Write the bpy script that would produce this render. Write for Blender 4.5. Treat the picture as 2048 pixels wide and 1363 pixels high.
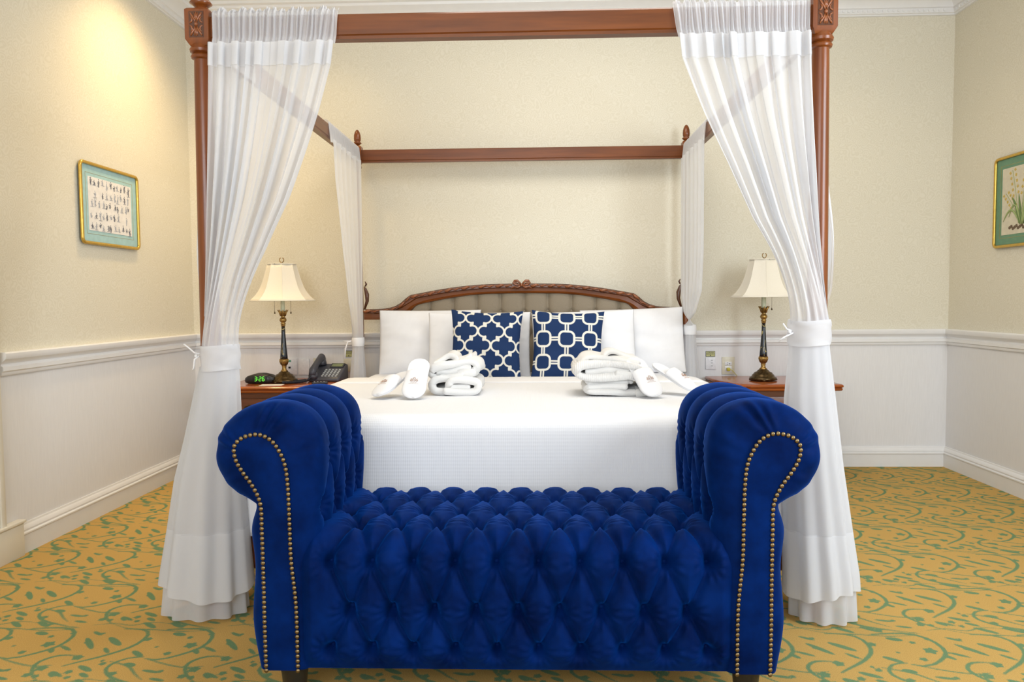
import bpy, bmesh, math, random
import numpy as np
from mathutils import Vector, Matrix, Euler
PI = math.pi
rnd = random.Random(7)
scn = bpy.context.scene
for o in list(bpy.data.objects): bpy.data.objects.remove(o)

# ---------------------------------------------------------------- camera
F_PX = 1493.58
cam_d = bpy.data.cameras.new('camera'); cam = bpy.data.objects.new('camera', cam_d)
scn.collection.objects.link(cam); scn.camera = cam
cam_d.sensor_fit = 'HORIZONTAL'; cam_d.sensor_width = 36.0
cam_d.lens = F_PX / 2048 * 36.0
cam_d.clip_start = 0.05
_yaw, _pitch, _roll = -0.0326, -0.0539, -0.0077
_f = Vector((math.sin(_yaw)*math.cos(_pitch), math.cos(_yaw)*math.cos(_pitch), math.sin(_pitch)))
_r = Vector((math.cos(_yaw), -math.sin(_yaw), 0)); _u = _r.cross(_f)
_r2 = _r*math.cos(_roll) + _u*math.sin(_roll); _u2 = -_r*math.sin(_roll) + _u*math.cos(_roll)
cam.matrix_world = Matrix(((_r2.x, _u2.x, -_f.x, 0.088), (_r2.y, _u2.y, -_f.y, 0.0),
                           (_r2.z, _u2.z, -_f.z, 1.0558), (0, 0, 0, 1)))
# ---------------------------------------------------------------- world, light, exposure
scn.view_settings.view_transform = 'Standard'
scn.view_settings.look = 'None'
scn.view_settings.gamma = 1.0
scn.view_settings.exposure = 0.58
scn.cycles.max_bounces = 4; scn.cycles.diffuse_bounces = 3; scn.cycles.glossy_bounces = 2; scn.cycles.transmission_bounces = 2
scn.cycles.transparent_max_bounces = 10; scn.cycles.caustics_reflective = False; scn.cycles.caustics_refractive = False
scn.cycles.use_adaptive_sampling = True; scn.cycles.adaptive_threshold = 0.05; scn.cycles.use_denoising = True
try: scn.view_settings.use_curve_mapping = False
except Exception: pass
w = bpy.data.worlds.new('world'); scn.world = w; w.use_nodes = True
bg = w.node_tree.nodes['Background']
bg.inputs[0].default_value = (0.93, 0.96, 1.0, 1); bg.inputs[1].default_value = 0.50

def area(name, loc, target, size, size_y, power, col):
    d = bpy.data.lights.new(name, 'AREA'); d.shape = 'RECTANGLE'
    d.size = size; d.size_y = size_y; d.energy = power; d.color = col
    o = bpy.data.objects.new(name, d); scn.collection.objects.link(o)
    o.location = loc
    o.rotation_euler = (Vector(target) - Vector(loc)).to_track_quat('-Z', 'Y').to_euler()
    return o
def spot(name, loc, target, power, col, ang=70, blend=0.8, rad=0.05):
    d = bpy.data.lights.new(name, 'SPOT'); d.energy = power; d.color = col
    d.spot_size = math.radians(ang); d.spot_blend = blend; d.shadow_soft_size = rad
    o = bpy.data.objects.new(name, d); scn.collection.objects.link(o); o.location = loc
    o.rotation_euler = (Vector(target) - Vector(loc)).to_track_quat('-Z', 'Y').to_euler()
    return o
# daylight through the window on the right; soft fill added behind the camera, left
area('window_daylight', (2.60, 1.15, 1.62), (-0.6, 3.0, 0.95), 1.7, 1.7, 76, (0.80, 0.90, 1.0))
area('fill_light_left', (-0.5, -1.7, 1.9), (0.1, 4.0, 1.1), 2.2, 1.6, 50, (0.92, 0.96, 1.0))
area('overhead_fill', (0.3, 3.1, 2.90), (0.3, 3.1, 0), 1.2, 1.2, 18, (1.0, 0.95, 0.88))  # added overhead fill that brightens the bed top, not a fixture
# recessed halogen downlights in the ceiling
spot('halogen_downlight', (-1.62, 3.92, 2.92), (-2.02, 3.95, 0.9), 75, (1.0, 0.72, 0.36), 120, 1.0, 0.12)
spot('halogen_downlight_bed', (-1.20, 4.15, 2.92), (-1.30, 4.50, 1.0), 16, (1.0, 0.72, 0.34), 110, 1.0, 0.12)
spot('halogen_downlight_right', (1.9, 4.1, 2.92), (1.95, 4.2, 0), 8, (1.0, 0.75, 0.42), 110, 1.0, 0.12)

# ---------------------------------------------------------------- materials
def mat(name): 
    m = bpy.data.materials.new(name); m.use_nodes = True
    return m, m.node_tree.nodes, m.node_tree.links, m.node_tree.nodes['Principled BSDF']
def setp(b, **k):
    names = dict(color='Base Color', rough='Roughness', metal='Metallic', spec='Specular IOR Level', sheen='Sheen Weight',
                 sheen_rough='Sheen Roughness', sheen_tint='Sheen Tint', coat='Coat Weight', coat_rough='Coat Roughness',
                 emis='Emission Color', emis_s='Emission Strength', sss='Subsurface Weight', alpha='Alpha')
    for n, v in k.items():
        i = b.inputs[names[n]]
        if n in ('color', 'sheen_tint', 'emis'): v = tuple(v) + (1,) if len(v) == 3 else v
        i.default_value = v
def noise(N, L, scale, detail=3, rough=0.5, vec=None, stretch=None):
    n = N.new('ShaderNodeTexNoise'); n.inputs['Scale'].default_value = scale
    n.inputs['Detail'].default_value = detail; n.inputs['Roughness'].default_value = rough
    if vec is None:
        tc = N.new('ShaderNodeNewGeometry'); vec = tc.outputs['Position']
    if stretch:
        mp = N.new('ShaderNodeMapping'); mp.inputs['Scale'].default_value = stretch
        L.new(vec, mp.inputs['Vector']); vec = mp.outputs['Vector']
    L.new(vec, n.inputs['Vector']); return n
def ramp(N, L, fac, stops):
    r = N.new('ShaderNodeValToRGB'); e = r.color_ramp.elements
    e[0].position, e[0].color = stops[0][0], tuple(stops[0][1]) + (1,)
    e[1].position, e[1].color = stops[-1][0], tuple(stops[-1][1]) + (1,)
    for p, c in stops[1:-1]:
        x = e.new(p); x.color = tuple(c) + (1,)
    L.new(fac, r.inputs['Fac']); return r
def bump(N, L, b, h, strength=0.3, dist=0.002):
    bp = N.new('ShaderNodeBump'); bp.inputs['Strength'].default_value = strength
    bp.inputs['Distance'].default_value = dist
    L.new(h, bp.inputs['Height']); L.new(bp.outputs['Normal'], b.inputs['Normal']); return bp
def mnode(N, L, op, a, b=None, c=None):
    n = N.new('ShaderNodeMath'); n.operation = op
    for i, v in enumerate((a, b, c)):
        if v is None: continue
        if isinstance(v, (int, float)): n.inputs[i].default_value = v
        else: L.new(v, n.inputs[i])
    return n.outputs[0]
def simple(name, color, rough=0.5, nscale=60, bs=0.0, bd=0.001, var=0.06, **k):
    m, N, L, b = mat(name); setp(b, color=color, rough=rough, **k)
    n = noise(N, L, nscale)
    lo = [c*(1-var) for c in color]; hi = [min(1, c*(1+var)) for c in color]
    r = ramp(N, L, n.outputs['Fac'], [(0.3, lo), (0.7, hi)])
    L.new(r.outputs['Color'], b.inputs['Base Color'])
    if bs: bump(N, L, b, n.outputs['Fac'], bs, bd)
    return m
def wood(name, dark, light, rough=0.28, stretch=(18, 18, 1.2), coat=0.4):
    m, N, L, b = mat(name); setp(b, rough=rough, coat=coat, coat_rough=0.15)
    n = noise(N, L, 2.2, 6, 0.6, stretch=stretch)
    r = ramp(N, L, n.outputs['Fac'], [(0.25, dark), (0.75, light)])
    L.new(r.outputs['Color'], b.inputs['Base Color']); bump(N, L, b, n.outputs['Fac'], 0.08, 0.001)
    return m
M = {}
M['wood_z'] = wood('mahogany_post', (0.120, 0.028, 0.004), (0.260, 0.068, 0.009), coat=0.1)
M['wood_x'] = wood('mahogany_rail', (0.095, 0.024, 0.004), (0.210, 0.058, 0.009), coat=0.0, stretch=(1.2, 18, 18))
M['wood_y'] = wood('mahogany_side', (0.095, 0.024, 0.004), (0.210, 0.058, 0.009), coat=0.0, stretch=(18, 1.2, 18))
M['wood_top'] = wood('cherry_top', (0.230, 0.050, 0.010), (0.480, 0.120, 0.025), rough=0.22, stretch=(1.5, 20, 20))
M['wood_dark'] = wood('carved_dark_wood', (0.050, 0.014, 0.004), (0.110, 0.032, 0.009))
M['wood_carve'] = wood('carved_wood', (0.16, 0.045, 0.012), (0.33, 0.10, 0.028))
M['black_foot'] = simple('ebonised_foot', (0.012, 0.011, 0.010), 0.35)
# velvet
def velvet():
    m, N, L, b = mat('blue_velvet')
    n = noise(N, L, 9, 4, 0.62)
    r = ramp(N, L, n.outputs['Fac'], [(0.3, (0.0003, 0.0055, 0.044)), (0.7, (0.0008, 0.0165, 0.118))])
    L.new(r.outputs['Color'], b.inputs['Base Color'])
    setp(b, rough=0.6, spec=0.03, sheen=0.36, sheen_rough=0.40, sheen_tint=(0.004, 0.16, 0.85))
    n2 = noise(N, L, 700, 2); bump(N, L, b, n2.outputs['Fac'], 0.15, 0.0006)
    return m
M['velvet'] = velvet()
M['brass_nail'] = simple('antique_brass', (0.22, 0.165, 0.09), 0.36, metal=1.0)
M['brass'] = simple('lamp_brass', (0.36, 0.22, 0.07), 0.33, metal=0.9, var=0.35, nscale=90)
M['brass_dark'] = simple('dark_bronze', (0.10, 0.065, 0.028), 0.3, metal=0.85, var=0.5, nscale=70)
M['gold'] = simple('gilt_frame', (0.62, 0.40, 0.08), 0.3, metal=0.75, var=0.1)
# sheer fabric
def sheer(name, trans, col=(0.86, 0.87, 0.90)):
    m, N, L, b = mat(name); N.remove(b); out = N['Material Output']
    d = N.new('ShaderNodeBsdfDiffuse'); t = N.new('ShaderNodeBsdfTranslucent'); tr = N.new('ShaderNodeBsdfTransparent')
    d.inputs['Color'].default_value = col + (1,); t.inputs['Color'].default_value = col + (1,)
    m1 = N.new('ShaderNodeMixShader'); m1.inputs[0].default_value = 0.42
    L.new(d.outputs[0], m1.inputs[1]); L.new(t.outputs[0], m1.inputs[2])
    # a thin weave shows more of what is behind where it faces the eye, less where it is seen edge-on
    lw = N.new('ShaderNodeLayerWeight'); lw.inputs['Blend'].default_value = 0.35
    f = mnode(N, L, 'SUBTRACT', 1.0, lw.outputs['Facing']); f = mnode(N, L, 'POWER', f, 1.2); f = mnode(N, L, 'MULTIPLY', f, trans)
    m2 = N.new('ShaderNodeMixShader'); L.new(f, m2.inputs[0])
    L.new(m1.outputs[0], m2.inputs[1]); L.new(tr.outputs[0], m2.inputs[2]); L.new(m2.outputs[0], out.inputs['Surface'])
    return m
M['sheer'] = sheer('sheer_voile', 0.30)
M['sheer_dense'] = sheer('doubled_voile', 0.07)
# textiles
def quilt():
    m, N, L, b = mat('white_waffle_cotton'); setp(b, color=(0.83, 0.84, 0.87), rough=0.85, spec=0.1)
    g = N.new('ShaderNodeNewGeometry'); sp = N.new('ShaderNodeSeparateXYZ'); L.new(g.outputs['Position'], sp.inputs[0])
    a = mnode(N, L, 'ADD', sp.outputs['Y'], sp.outputs['Z'])
    k = 2*PI/0.0125
    s1 = mnode(N, L, 'SINE', mnode(N, L, 'MULTIPLY', mnode(N, L, 'ADD', sp.outputs['X'], mnode(N, L, 'MULTIPLY', a, 0.5)), k))
    s2 = mnode(N, L, 'SINE', mnode(N, L, 'MULTIPLY', mnode(N, L, 'SUBTRACT', sp.outputs['X'], mnode(N, L, 'MULTIPLY', a, 0.5)), k))
    h = mnode(N, L, 'MULTIPLY', s1, s2)
    bump(N, L, b, h, 0.16, 0.0018); return m
M['quilt'] = quilt()
M['linen'] = simple('white_cotton', (0.84, 0.84, 0.86), 0.8, 25, 0, 0.004, 0.015, spec=0.1)
M['towel'] = simple('white_terry', (0.80, 0.79, 0.77), 0.95, 420, 0.35, 0.002, 0.03, spec=0.05, sheen=0.2)
def rib():
    m, N, L, b = mat('white_ribbed_terry'); setp(b, color=(0.80, 0.79, 0.77), rough=0.95, spec=0.05)
    tc = N.new('ShaderNodeTexCoord'); sp = N.new('ShaderNodeSeparateXYZ'); L.new(tc.outputs['Object'], sp.inputs[0])
    s = mnode(N, L, 'SINE', mnode(N, L, 'MULTIPLY', sp.outputs['X'], 2*PI/0.008)); bump(N, L, b, s, 0.4, 0.0015); return m
M['towel_rib'] = rib()
M['slipper'] = simple('white_slipper', (0.82, 0.82, 0.84), 0.8, 300, 0, 0.001, 0.02, spec=0.1)
M['emblem'] = simple('brown_print', (0.40, 0.20, 0.10), 0.7, var=0.2)
M['taupe'] = simple('taupe_upholstery', (0.27, 0.215, 0.145), 0.6, 400, 0, 0.001, 0.12, sheen=0.3)
def patterned(name, navy, white, w0=0.0, k=400.0):
    m, N, L, b = mat(name); setp(b, rough=0.8, spec=0.15)
    at = N.new('ShaderNodeAttribute'); at.attribute_name = 'pattern'
    f = mnode(N, L, 'MULTIPLY_ADD', at.outputs['Fac'], k, 0.5)
    cl = N.new('ShaderNodeClamp'); L.new(f, cl.inputs[0])
    mx = N.new('ShaderNodeMix'); mx.data_type = 'RGBA'; L.new(cl.outputs[0], mx.inputs[0])
    mx.inputs[6].default_value = white + (1,); mx.inputs[7].default_value = navy + (1,)
    L.new(mx.outputs[2], b.inputs['Base Color'])
    n = noise(N, L, 600, 2); bump(N, L, b, n.outputs['Fac'], 0.25, 0.001)
    return m
M['navy'] = patterned('navy_print_cotton', (0.014, 0.036, 0.110), (0.78, 0.76, 0.68))
def carpet():
    m, N, L, b = mat('vine_carpet'); setp(b, rough=1.0, spec=0.02)
    at = N.new('ShaderNodeAttribute'); at.attribute_name = 'pattern'
    n1 = noise(N, L, 330, 2, 0.6)
    f = mnode(N, L, 'ADD', at.outputs['Fac'], mnode(N, L, 'MULTIPLY', mnode(N, L, 'SUBTRACT', n1.outputs['Fac'], 0.5), 0.010))
    f = mnode(N, L, 'MULTIPLY_ADD', f, 280.0, 0.5); cl = N.new('ShaderNodeClamp'); L.new(f, cl.inputs[0])
    n3 = noise(N, L, 5, 3)
    n2 = noise(N, L, 420, 3, 0.7)
    r1 = ramp(N, L, n2.outputs['Fac'], [(0.25, (0.42, 0.245, 0.070)), (0.75, (0.76, 0.495, 0.165))])
    r2 = ramp(N, L, n2.outputs['Fac'], [(0.25, (0.095, 0.18, 0.085)), (0.75, (0.24, 0.36, 0.19))])
    mx = N.new('ShaderNodeMix'); mx.data_type = 'RGBA'; L.new(cl.outputs[0], mx.inputs[0])
    L.new(r2.outputs['Color'], mx.inputs[6]); L.new(r1.outputs['Color'], mx.inputs[7])
    L.new(mx.outputs[2], b.inputs['Base Color'])
    bump(N, L, b, n2.outputs['Fac'], 0.6, 0.004); return m
M['carpet'] = carpet()
def wallmat():
    m, N, L, b = mat('wallpaper_and_dado'); setp(b, rough=0.6, spec=0.25)
    g = N.new('ShaderNodeNewGeometry'); sp = N.new('ShaderNodeSeparateXYZ'); L.new(g.outputs['Position'], sp.inputs[0])
    # woven damask: soft scrolling figure from warped voronoi
    nz = noise(N, L, 7, 2)
    vm = N.new('ShaderNodeVectorMath'); vm.operation = 'MULTIPLY_ADD'
    vm.inputs[1].default_value = (0.09, 0.09, 0.09); L.new(nz.outputs['Color'], vm.inputs[0]); L.new(g.outputs['Position'], vm.inputs[2])
    vo = N.new('ShaderNodeTexVoronoi'); vo.feature = 'F1'; vo.inputs['Scale'].default_value = 26; L.new(vm.outputs[0], vo.inputs['Vector'])
    s = mnode(N, L, 'SINE', mnode(N, L, 'MULTIPLY', vo.outputs['Distance'], 26.0))
    s = mnode(N, L, 'MULTIPLY_ADD', s, 0.5, 0.5)
    paper = ramp(N, L, s, [(0.1, (0.715, 0.665, 0.535)), (0.9, (0.765, 0.718, 0.595))])
    n2 = noise(N, L, 90, 3, stretch=(3, 3, 0.15))
    dado = ramp(N, L, n2.outputs['Fac'], [(0.3, (0.79, 0.78, 0.78)), (0.7, (0.83, 0.82, 0.82))])
    step = mnode(N, L, 'GREATER_THAN', sp.outputs['Z'], 0.82)
    mx = N.new('ShaderNodeMix'); mx.data_type = 'RGBA'; L.new(step, mx.inputs[0])
    L.new(dado.outputs['Color'], mx.inputs[6]); L.new(paper.outputs['Color'], mx.inputs[7])
    L.new(mx.outputs[2], b.inputs['Base Color'])
    return m
M['wall'] = wallmat()
M['trim'] = simple('white_gloss_trim', (0.84, 0.83, 0.82), 0.35, 20, 0, 0.001, 0.01)
M['casing'] = simple('cream_gloss_casing', (0.80, 0.76, 0.66), 0.35, 20, 0, 0.001, 0.01)
M['ceiling'] = simple('ceiling_paint', (0.80, 0.77, 0.70), 0.7, 30, 0, 0.001, 0.01)
M['shade'] = simple('cream_silk_shade', (0.86, 0.80, 0.68), 0.7, 300, 0, 0.0005, 0.02, sheen=0.2)
M['sleeve'] = simple('candle_sleeve', (0.68, 0.72, 0.52), 0.5)
def lacquer():
    m, N, L, b = mat('black_lacquer_gold_leaves'); setp(b, rough=0.2, coat=0.3)
    g = N.new('ShaderNodeTexCoord')
    vo = N.new('ShaderNodeTexVoronoi'); vo.feature = 'DISTANCE_TO_EDGE'; vo.inputs['Scale'].default_value = 38
    mp = N.new('ShaderNodeMapping'); mp.inputs['Scale'].default_value = (1, 1, 0.45); mp.inputs['Rotation'].default_value = (0.5, 0.5, 0)
    L.new(g.outputs['Object'], mp.inputs['Vector']); L.new(mp.outputs['Vector'], vo.inputs['Vector'])
    nz = noise(N, L, 26, 2, vec=g.outputs['Object'])
    a = mnode(N, L, 'LESS_THAN', vo.outputs['Distance'], 0.035); c = mnode(N, L, 'GREATER_THAN', nz.outputs['Fac'], 0.54)
    f = mnode(N, L, 'MULTIPLY', a, c)
    mx = N.new('ShaderNodeMix'); mx.data_type = 'RGBA'; L.new(f, mx.inputs[0])
    mx.inputs[6].default_value = (0.006, 0.010, 0.016, 1); mx.inputs[7].default_value = (0.42, 0.33, 0.13, 1)
    L.new(mx.outputs[2], b.inputs['Base Color']); return m
M['lacquer'] = lacquer()
M['black_plastic'] = simple('black_plastic', (0.018, 0.016, 0.016), 0.35)
M['phone'] = simple('slate_phone_plastic', (0.060, 0.062, 0.080), 0.33)
M['phone_dark'] = simple('dark_phone_plastic', (0.022, 0.024, 0.034), 0.4)
M['key'] = simple('pale_key', (0.50, 0.52, 0.52), 0.5)
M['lcd'] = simple('grey_green_lcd', (0.20, 0.24, 0.12), 0.3)
M['lcd_yellow'] = simple('yellow_lcd', (0.48, 0.47, 0.20), 0.35)
M['plate'] = simple('white_plate', (0.80, 0.80, 0.82), 0.35)
M['plate_ivory'] = simple('ivory_plate', (0.70, 0.66, 0.52), 0.35)
M['grey_line'] = simple('grey_detail', (0.35, 0.35, 0.38), 0.5)
M['black'] = simple('black_detail', (0.01, 0.01, 0.01), 0.5)
M['yellow'] = simple('yellow_plug', (0.55, 0.48, 0.03), 0.4)
M['green'] = simple('green_sticker', (0.07, 0.33, 0.20), 0.5)
M['paper'] = simple('print_paper', (0.80, 0.77, 0.74), 0.6, 40, 0.02)
M['paper_cream'] = simple('cream_print_paper', (0.66, 0.60, 0.46), 0.6, 40, 0.02)
M['mat_blue'] = simple('pale_blue_mount', (0.37, 0.57, 0.57), 0.6, 40, 0.02)
M['mat_green'] = simple('sage_green_mount', (0.14, 0.28, 0.17), 0.6, 40, 0.02)
M['ink'] = simple('grey_ink', (0.15, 0.15, 0.17), 0.7)
M['ink_light'] = simple('pale_ink', (0.42, 0.42, 0.44), 0.7)
M['leaf'] = simple('printed_leaf_green', (0.13, 0.20, 0.06), 0.7)
M['leaf2'] = simple('printed_leaf_light', (0.33, 0.40, 0.16), 0.7)
M['petal'] = simple('printed_yellow', (0.62, 0.45, 0.10), 0.7)
M['earth'] = simple('printed_earth', (0.14, 0.09, 0.05), 0.7)
def glow():
    m, N, L, b = mat('green_led'); setp(b, color=(0.02, 0.2, 0.01), emis=(0.18, 1.0, 0.06), emis_s=1.1); return m
M['led'] = glow()

# ---------------------------------------------------------------- object helpers
ORG = {}
def tag(o, label=None, cat=None, group=None, kind=None):
    if label: o['label'] = label
    if cat: o['category'] = cat
    if group: o['group'] = group
    if kind: o['kind'] = kind
    return o
def thing(name, label, cat, loc=(0, 0, 0), group=None, local=False):
    o = bpy.data.objects.new(name, None); scn.collection.objects.link(o); o.location = loc
    o.empty_display_size = 0.05
    ORG[o] = Vector((0, 0, 0)) if local else Vector(loc)
    return tag(o, label, cat, group)
def mesh(name, V, Fc, material, parent=None, smooth=True, mats=None, fmat=None, attr=None, label=None, angle=None):
    me = bpy.data.meshes.new(name)
    org = ORG.get(parent, Vector((0, 0, 0)))
    V = np.asarray(V, dtype=float) - np.array(org)
    me.from_pydata(V.tolist(), [], [list(map(int, f)) for f in Fc])
    for mm in (mats or [material]): me.materials.append(mm)
    if fmat is not None: me.polygons.foreach_set('material_index', np.asarray(fmat, dtype=np.int32))
    if smooth: me.polygons.foreach_set('use_smooth', np.ones(len(me.polygons), dtype=bool))
    if attr is not None:
        a = me.attributes.new('pattern', 'FLOAT', 'POINT'); a.data.foreach_set('value', np.asarray(attr, dtype=np.float32))
    me.update()
    if smooth and angle is not None:
        try: me.set_sharp_from_angle(angle=math.radians(angle))
        except Exception: pass
    o = bpy.data.objects.new(name, me); scn.collection.objects.link(o)
    if parent is not None: o.parent = parent
    ORG[o] = org
    if label: o['label'] = label
    return o
class MB:
    """collects boxes, tubes, lathes into one mesh"""
    def __init__(s): s.V = []; s.F = []; s.n = 0; s.m = []; s.cur = 0
    def add(s, V, Fc):
        s.V.append(np.asarray(V, dtype=float)); s.F += [[i + s.n for i in f] for f in Fc]; s.m += [s.cur]*len(Fc)
        s.n += len(V); return s
    def box(s, a, b, bev=0.0):
        bm = bmesh.new(); bmesh.ops.create_cube(bm, size=1)
        c = [(a[i] + b[i])/2 for i in range(3)]; d = [abs(b[i] - a[i]) for i in range(3)]
        for v in bm.verts: v.co = Vector([c[i] + v.co[i]*d[i] for i in range(3)])
        if bev > 0: bmesh.ops.bevel(bm, geom=bm.edges[:], offset=min(bev, min(d)*0.49), segments=2, affect='EDGES', profile=0.6)
        bm.verts.index_update()
        s.add([v.co[:] for v in bm.verts], [[v.index for v in f.verts] for f in bm.faces]); bm.free(); return s
    def lathe(s, prof, c=(0, 0), seg=32, cap=True, squash=1.0):
        n = len(prof); V = []
        for r, z in prof:
            for k in range(seg):
                t = 2*PI*k/seg; V.append((c[0] + r*math.cos(t), c[1] + r*math.sin(t)*squash, z))
        Fc = [[i*seg + k, i*seg + (k+1) % seg, (i+1)*seg + (k+1) % seg, (i+1)*seg + k] for i in range(n-1) for k in range(seg)]
        if cap: Fc += [list(range(seg))[::-1], [(n-1)*seg + k for k in range(seg)]]
        s.add(V, Fc); return s
    def tube(s, pts, r, seg=8, closed=False):
        P = [Vector(p) for p in pts]; n = len(P); rs = r if isinstance(r, (list, tuple)) else [r]*n
        V = []; up = None
        for i in range(n):
            a = P[(i-1) % n] if (i > 0 or closed) else P[i]; b = P[(i+1) % n] if (i < n-1 or closed) else P[i]
            t = (b - a).normalized()
            if up is None: up = Vector((0, 0, 1)) if abs(t.z) < 0.9 else Vector((1, 0, 0))
            x = t.cross(up).normalized(); up = x.cross(t).normalized()
            for k in range(seg):
                q = 2*PI*k/seg; V.append(tuple(P[i] + (x*math.cos(q) + up*math.sin(q))*rs[i]))
        m = n if closed else n-1
        Fc = [[i*seg + k, i*seg + (k+1) % seg, ((i+1) % n)*seg + (k+1) % seg, ((i+1) % n)*seg + k] for i in range(m) for k in range(seg)]
        if not closed: Fc += [list(range(seg))[::-1], [(n-1)*seg + k for k in range(seg)]]
        s.add(V, Fc); return s
    def sphere(s, c, r, seg=12, rings=8, sc=(1, 1, 1)):
        V = [(c[0], c[1], c[2] + r*sc[2])]
        for i in range(1, rings):
            p = PI*i/rings
            for k in range(seg):
                q = 2*PI*k/seg; V.append((c[0] + r*sc[0]*math.sin(p)*math.cos(q), c[1] + r*sc[1]*math.sin(p)*math.sin(q), c[2] + r*sc[2]*math.cos(p)))
        V.append((c[0], c[1], c[2] - r*sc[2])); Fc = []
        for k in range(seg): Fc.append([0, 1 + k, 1 + (k+1) % seg])
        for i in range(rings-2):
            for k in range(seg):
                a = 1 + i*seg; Fc.append([a + k, a + seg + k, a + seg + (k+1) % seg, a + (k+1) % seg])
        a = 1 + (rings-2)*seg
        for k in range(seg): Fc.append([a + k, len(V)-1, a + (k+1) % seg])
        s.add(V, Fc); return s
    def prism(s, poly, axis, lo, hi):
        """poly: 2-D points; axis 0/1/2 is the extrusion axis"""
        def P(p, h):
            if axis == 0: return (h, p[0], p[1])
            if axis == 1: return (p[0], h, p[1])
            return (p[0], p[1], h)
        n = len(poly); V = [P(p, lo) for p in poly] + [P(p, hi) for p in poly]
        Fc = [[i, (i+1) % n, n + (i+1) % n, n + i] for i in range(n)] + [list(range(n))[::-1], [n + i for i in range(n)]]
        s.add(V, Fc); return s
    def build(s, name, material, parent=None, smooth=False, mats=None, angle=35, label=None):
        return mesh(name, np.concatenate(s.V), s.F, material, parent, True, mats, s.m if mats else None, angle=None if smooth else angle, label=label)
def grid_faces(nu, nv, wrap_u=False):
    Fc = []
    for i in range(nu if wrap_u else nu-1):
        for j in range(nv-1):
            a = i*nv + j; b = ((i+1) % nu)*nv + j
            Fc.append([a, b, b + 1, a + 1])
    return Fc
def dup(root, loc=None, rot=None, label=None):
    r = root.copy(); scn.collection.objects.link(r)
    if loc is not None: r.location = loc
    if rot is not None: r.rotation_euler = rot
    if label: r['label'] = label
    for ch in list(root.children):
        c = ch.copy(); scn.collection.objects.link(c); c.parent = r
        for g in list(ch.children):
            d = g.copy(); scn.collection.objects.link(d); d.parent = c
    return r
def interp(x, xs, ys):
    xs = np.asarray(xs, float); ys = np.asarray(ys, float)
    if xs[0] > xs[-1]: xs = xs[::-1]; ys = ys[::-1]
    return np.interp(x, xs, ys)
def smoothcurve(P, n, closed=False):
    """Catmull-Rom resampled evenly to n points"""
    P = np.asarray(P, float); m = len(P); out = []
    rng = range(m if closed else m-1)
    for i in rng:
        p0 = P[(i-1) % m] if (closed or i > 0) else P[i]; p1 = P[i]; p2 = P[(i+1) % m]; p3 = P[(i+2) % m] if (closed or i < m-2) else P[(i+1) % m]
        for t in np.linspace(0, 1, 16, endpoint=False):
            out.append(0.5*((2*p1) + (-p0+p2)*t + (2*p0-5*p1+4*p2-p3)*t*t + (-p0+3*p1-3*p2+p3)*t**3))
    if not closed: out.append(P[-1])
    out = np.array(out)
    if closed: out = np.vstack([out, out[:1]])
    d = np.r_[0, np.cumsum(np.linalg.norm(np.diff(out, axis=0), axis=1))]
    t = np.linspace(0, d[-1], n, endpoint=not closed)
    return np.stack([np.interp(t, d, out[:, k]) for k in range(P.shape[1])], 1), d[-1]

# ================================================================ THE ROOM
XL, XR, YW, ZC = -2.106, 2.644, 4.72, 2.93
def wall(name, a, b):
    tag(MB().box(a, b).build(name, M['wall']), kind='structure')
wall('wall_back', (XL-0.1, YW, 0), (XR+0.1, YW+0.1, ZC))
wall('wall_left', (XL-0.1, -1.9, 0), (XL, YW, ZC))
wall('wall_right', (XR, -1.9, 0), (XR+0.1, YW, ZC))
tag(MB().box((XL-0.1, -1.9, ZC), (XR+0.1, YW+0.1, ZC+0.1)).build('ceiling', M['ceiling']), kind='structure')

# carpet: signed distance to a repeating vine motif is stored on a fine grid
TW, TH = 0.4495, 0.3735
STROKES = [ # (points in metres, half width)
 ([(0.993,2.334),(1.05,2.331),(1.086,2.305),(1.094,2.26),(1.082,2.21),(1.036,2.155),(0.975,2.109),(0.945,2.085)], 0.0055),
 ([(0.952,2.15),(0.895,2.15),(0.862,2.118),(0.862,2.082),(0.885,2.040),(0.925,2.000)], 0.0050),
 ([(1.136,2.332),(1.24,2.338),(1.292,2.308),(1.308,2.249),(1.291,2.193),(1.218,2.132),(1.165,2.135)], 0.0055),
 ([(1.165,2.135),(1.235,2.105),(1.30,2.085),(1.36,2.09)], 0.0035),
 ([(1.155,2.145),(1.11,2.135),(1.080,2.088),(1.10,2.045),(1.15,2.01),(1.24,1.978)], 0.0050),
 ([(1.07,2.49),(1.14,2.46),(1.185,2.415),(1.22,2.385)], 0.0040),
 ([(0.925,2.000),(1.0,1.965),(1.10,1.955),(1.18,1.945),(1.26,1.95)], 0.0030),
 ([(0.87,2.36),(0.94,2.375),(1.0,2.36),(1.06,2.385),(1.14,2.37)], 0.0028),
 ([(1.24,1.978),(1.29,1.965)], 0.0030)]
LEAVES = [((0.905,2.27),(0.97,2.19),0.008),((0.975,2.275),(1.045,2.215),0.009),((0.835,2.20),(0.86,2.165),0.007),((0.90,2.315),(0.945,2.285),0.006),
 ((1.00,2.205),(1.035,2.165),0.006),((1.10,2.185),(1.15,2.145),0.008),((1.305,2.215),(1.36,2.18),0.006),((1.12,2.385),(1.18,2.345),0.008),
 ((1.165,2.305),(1.215,2.29),0.009),((0.99,2.09),(1.05,2.055),0.008),((1.02,2.42),(1.06,2.395),0.007),((1.03,2.385),(1.09,2.34),0.008),
 ((1.19,2.44),(1.25,2.425),0.006),((0.93,2.43),(0.985,2.395),0.006),((1.235,2.02),(1.29,2.005),0.006),((0.93,2.05),(0.96,2.02),0.006),((1.12,2.105),(1.16,2.09),0.008)]
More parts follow.
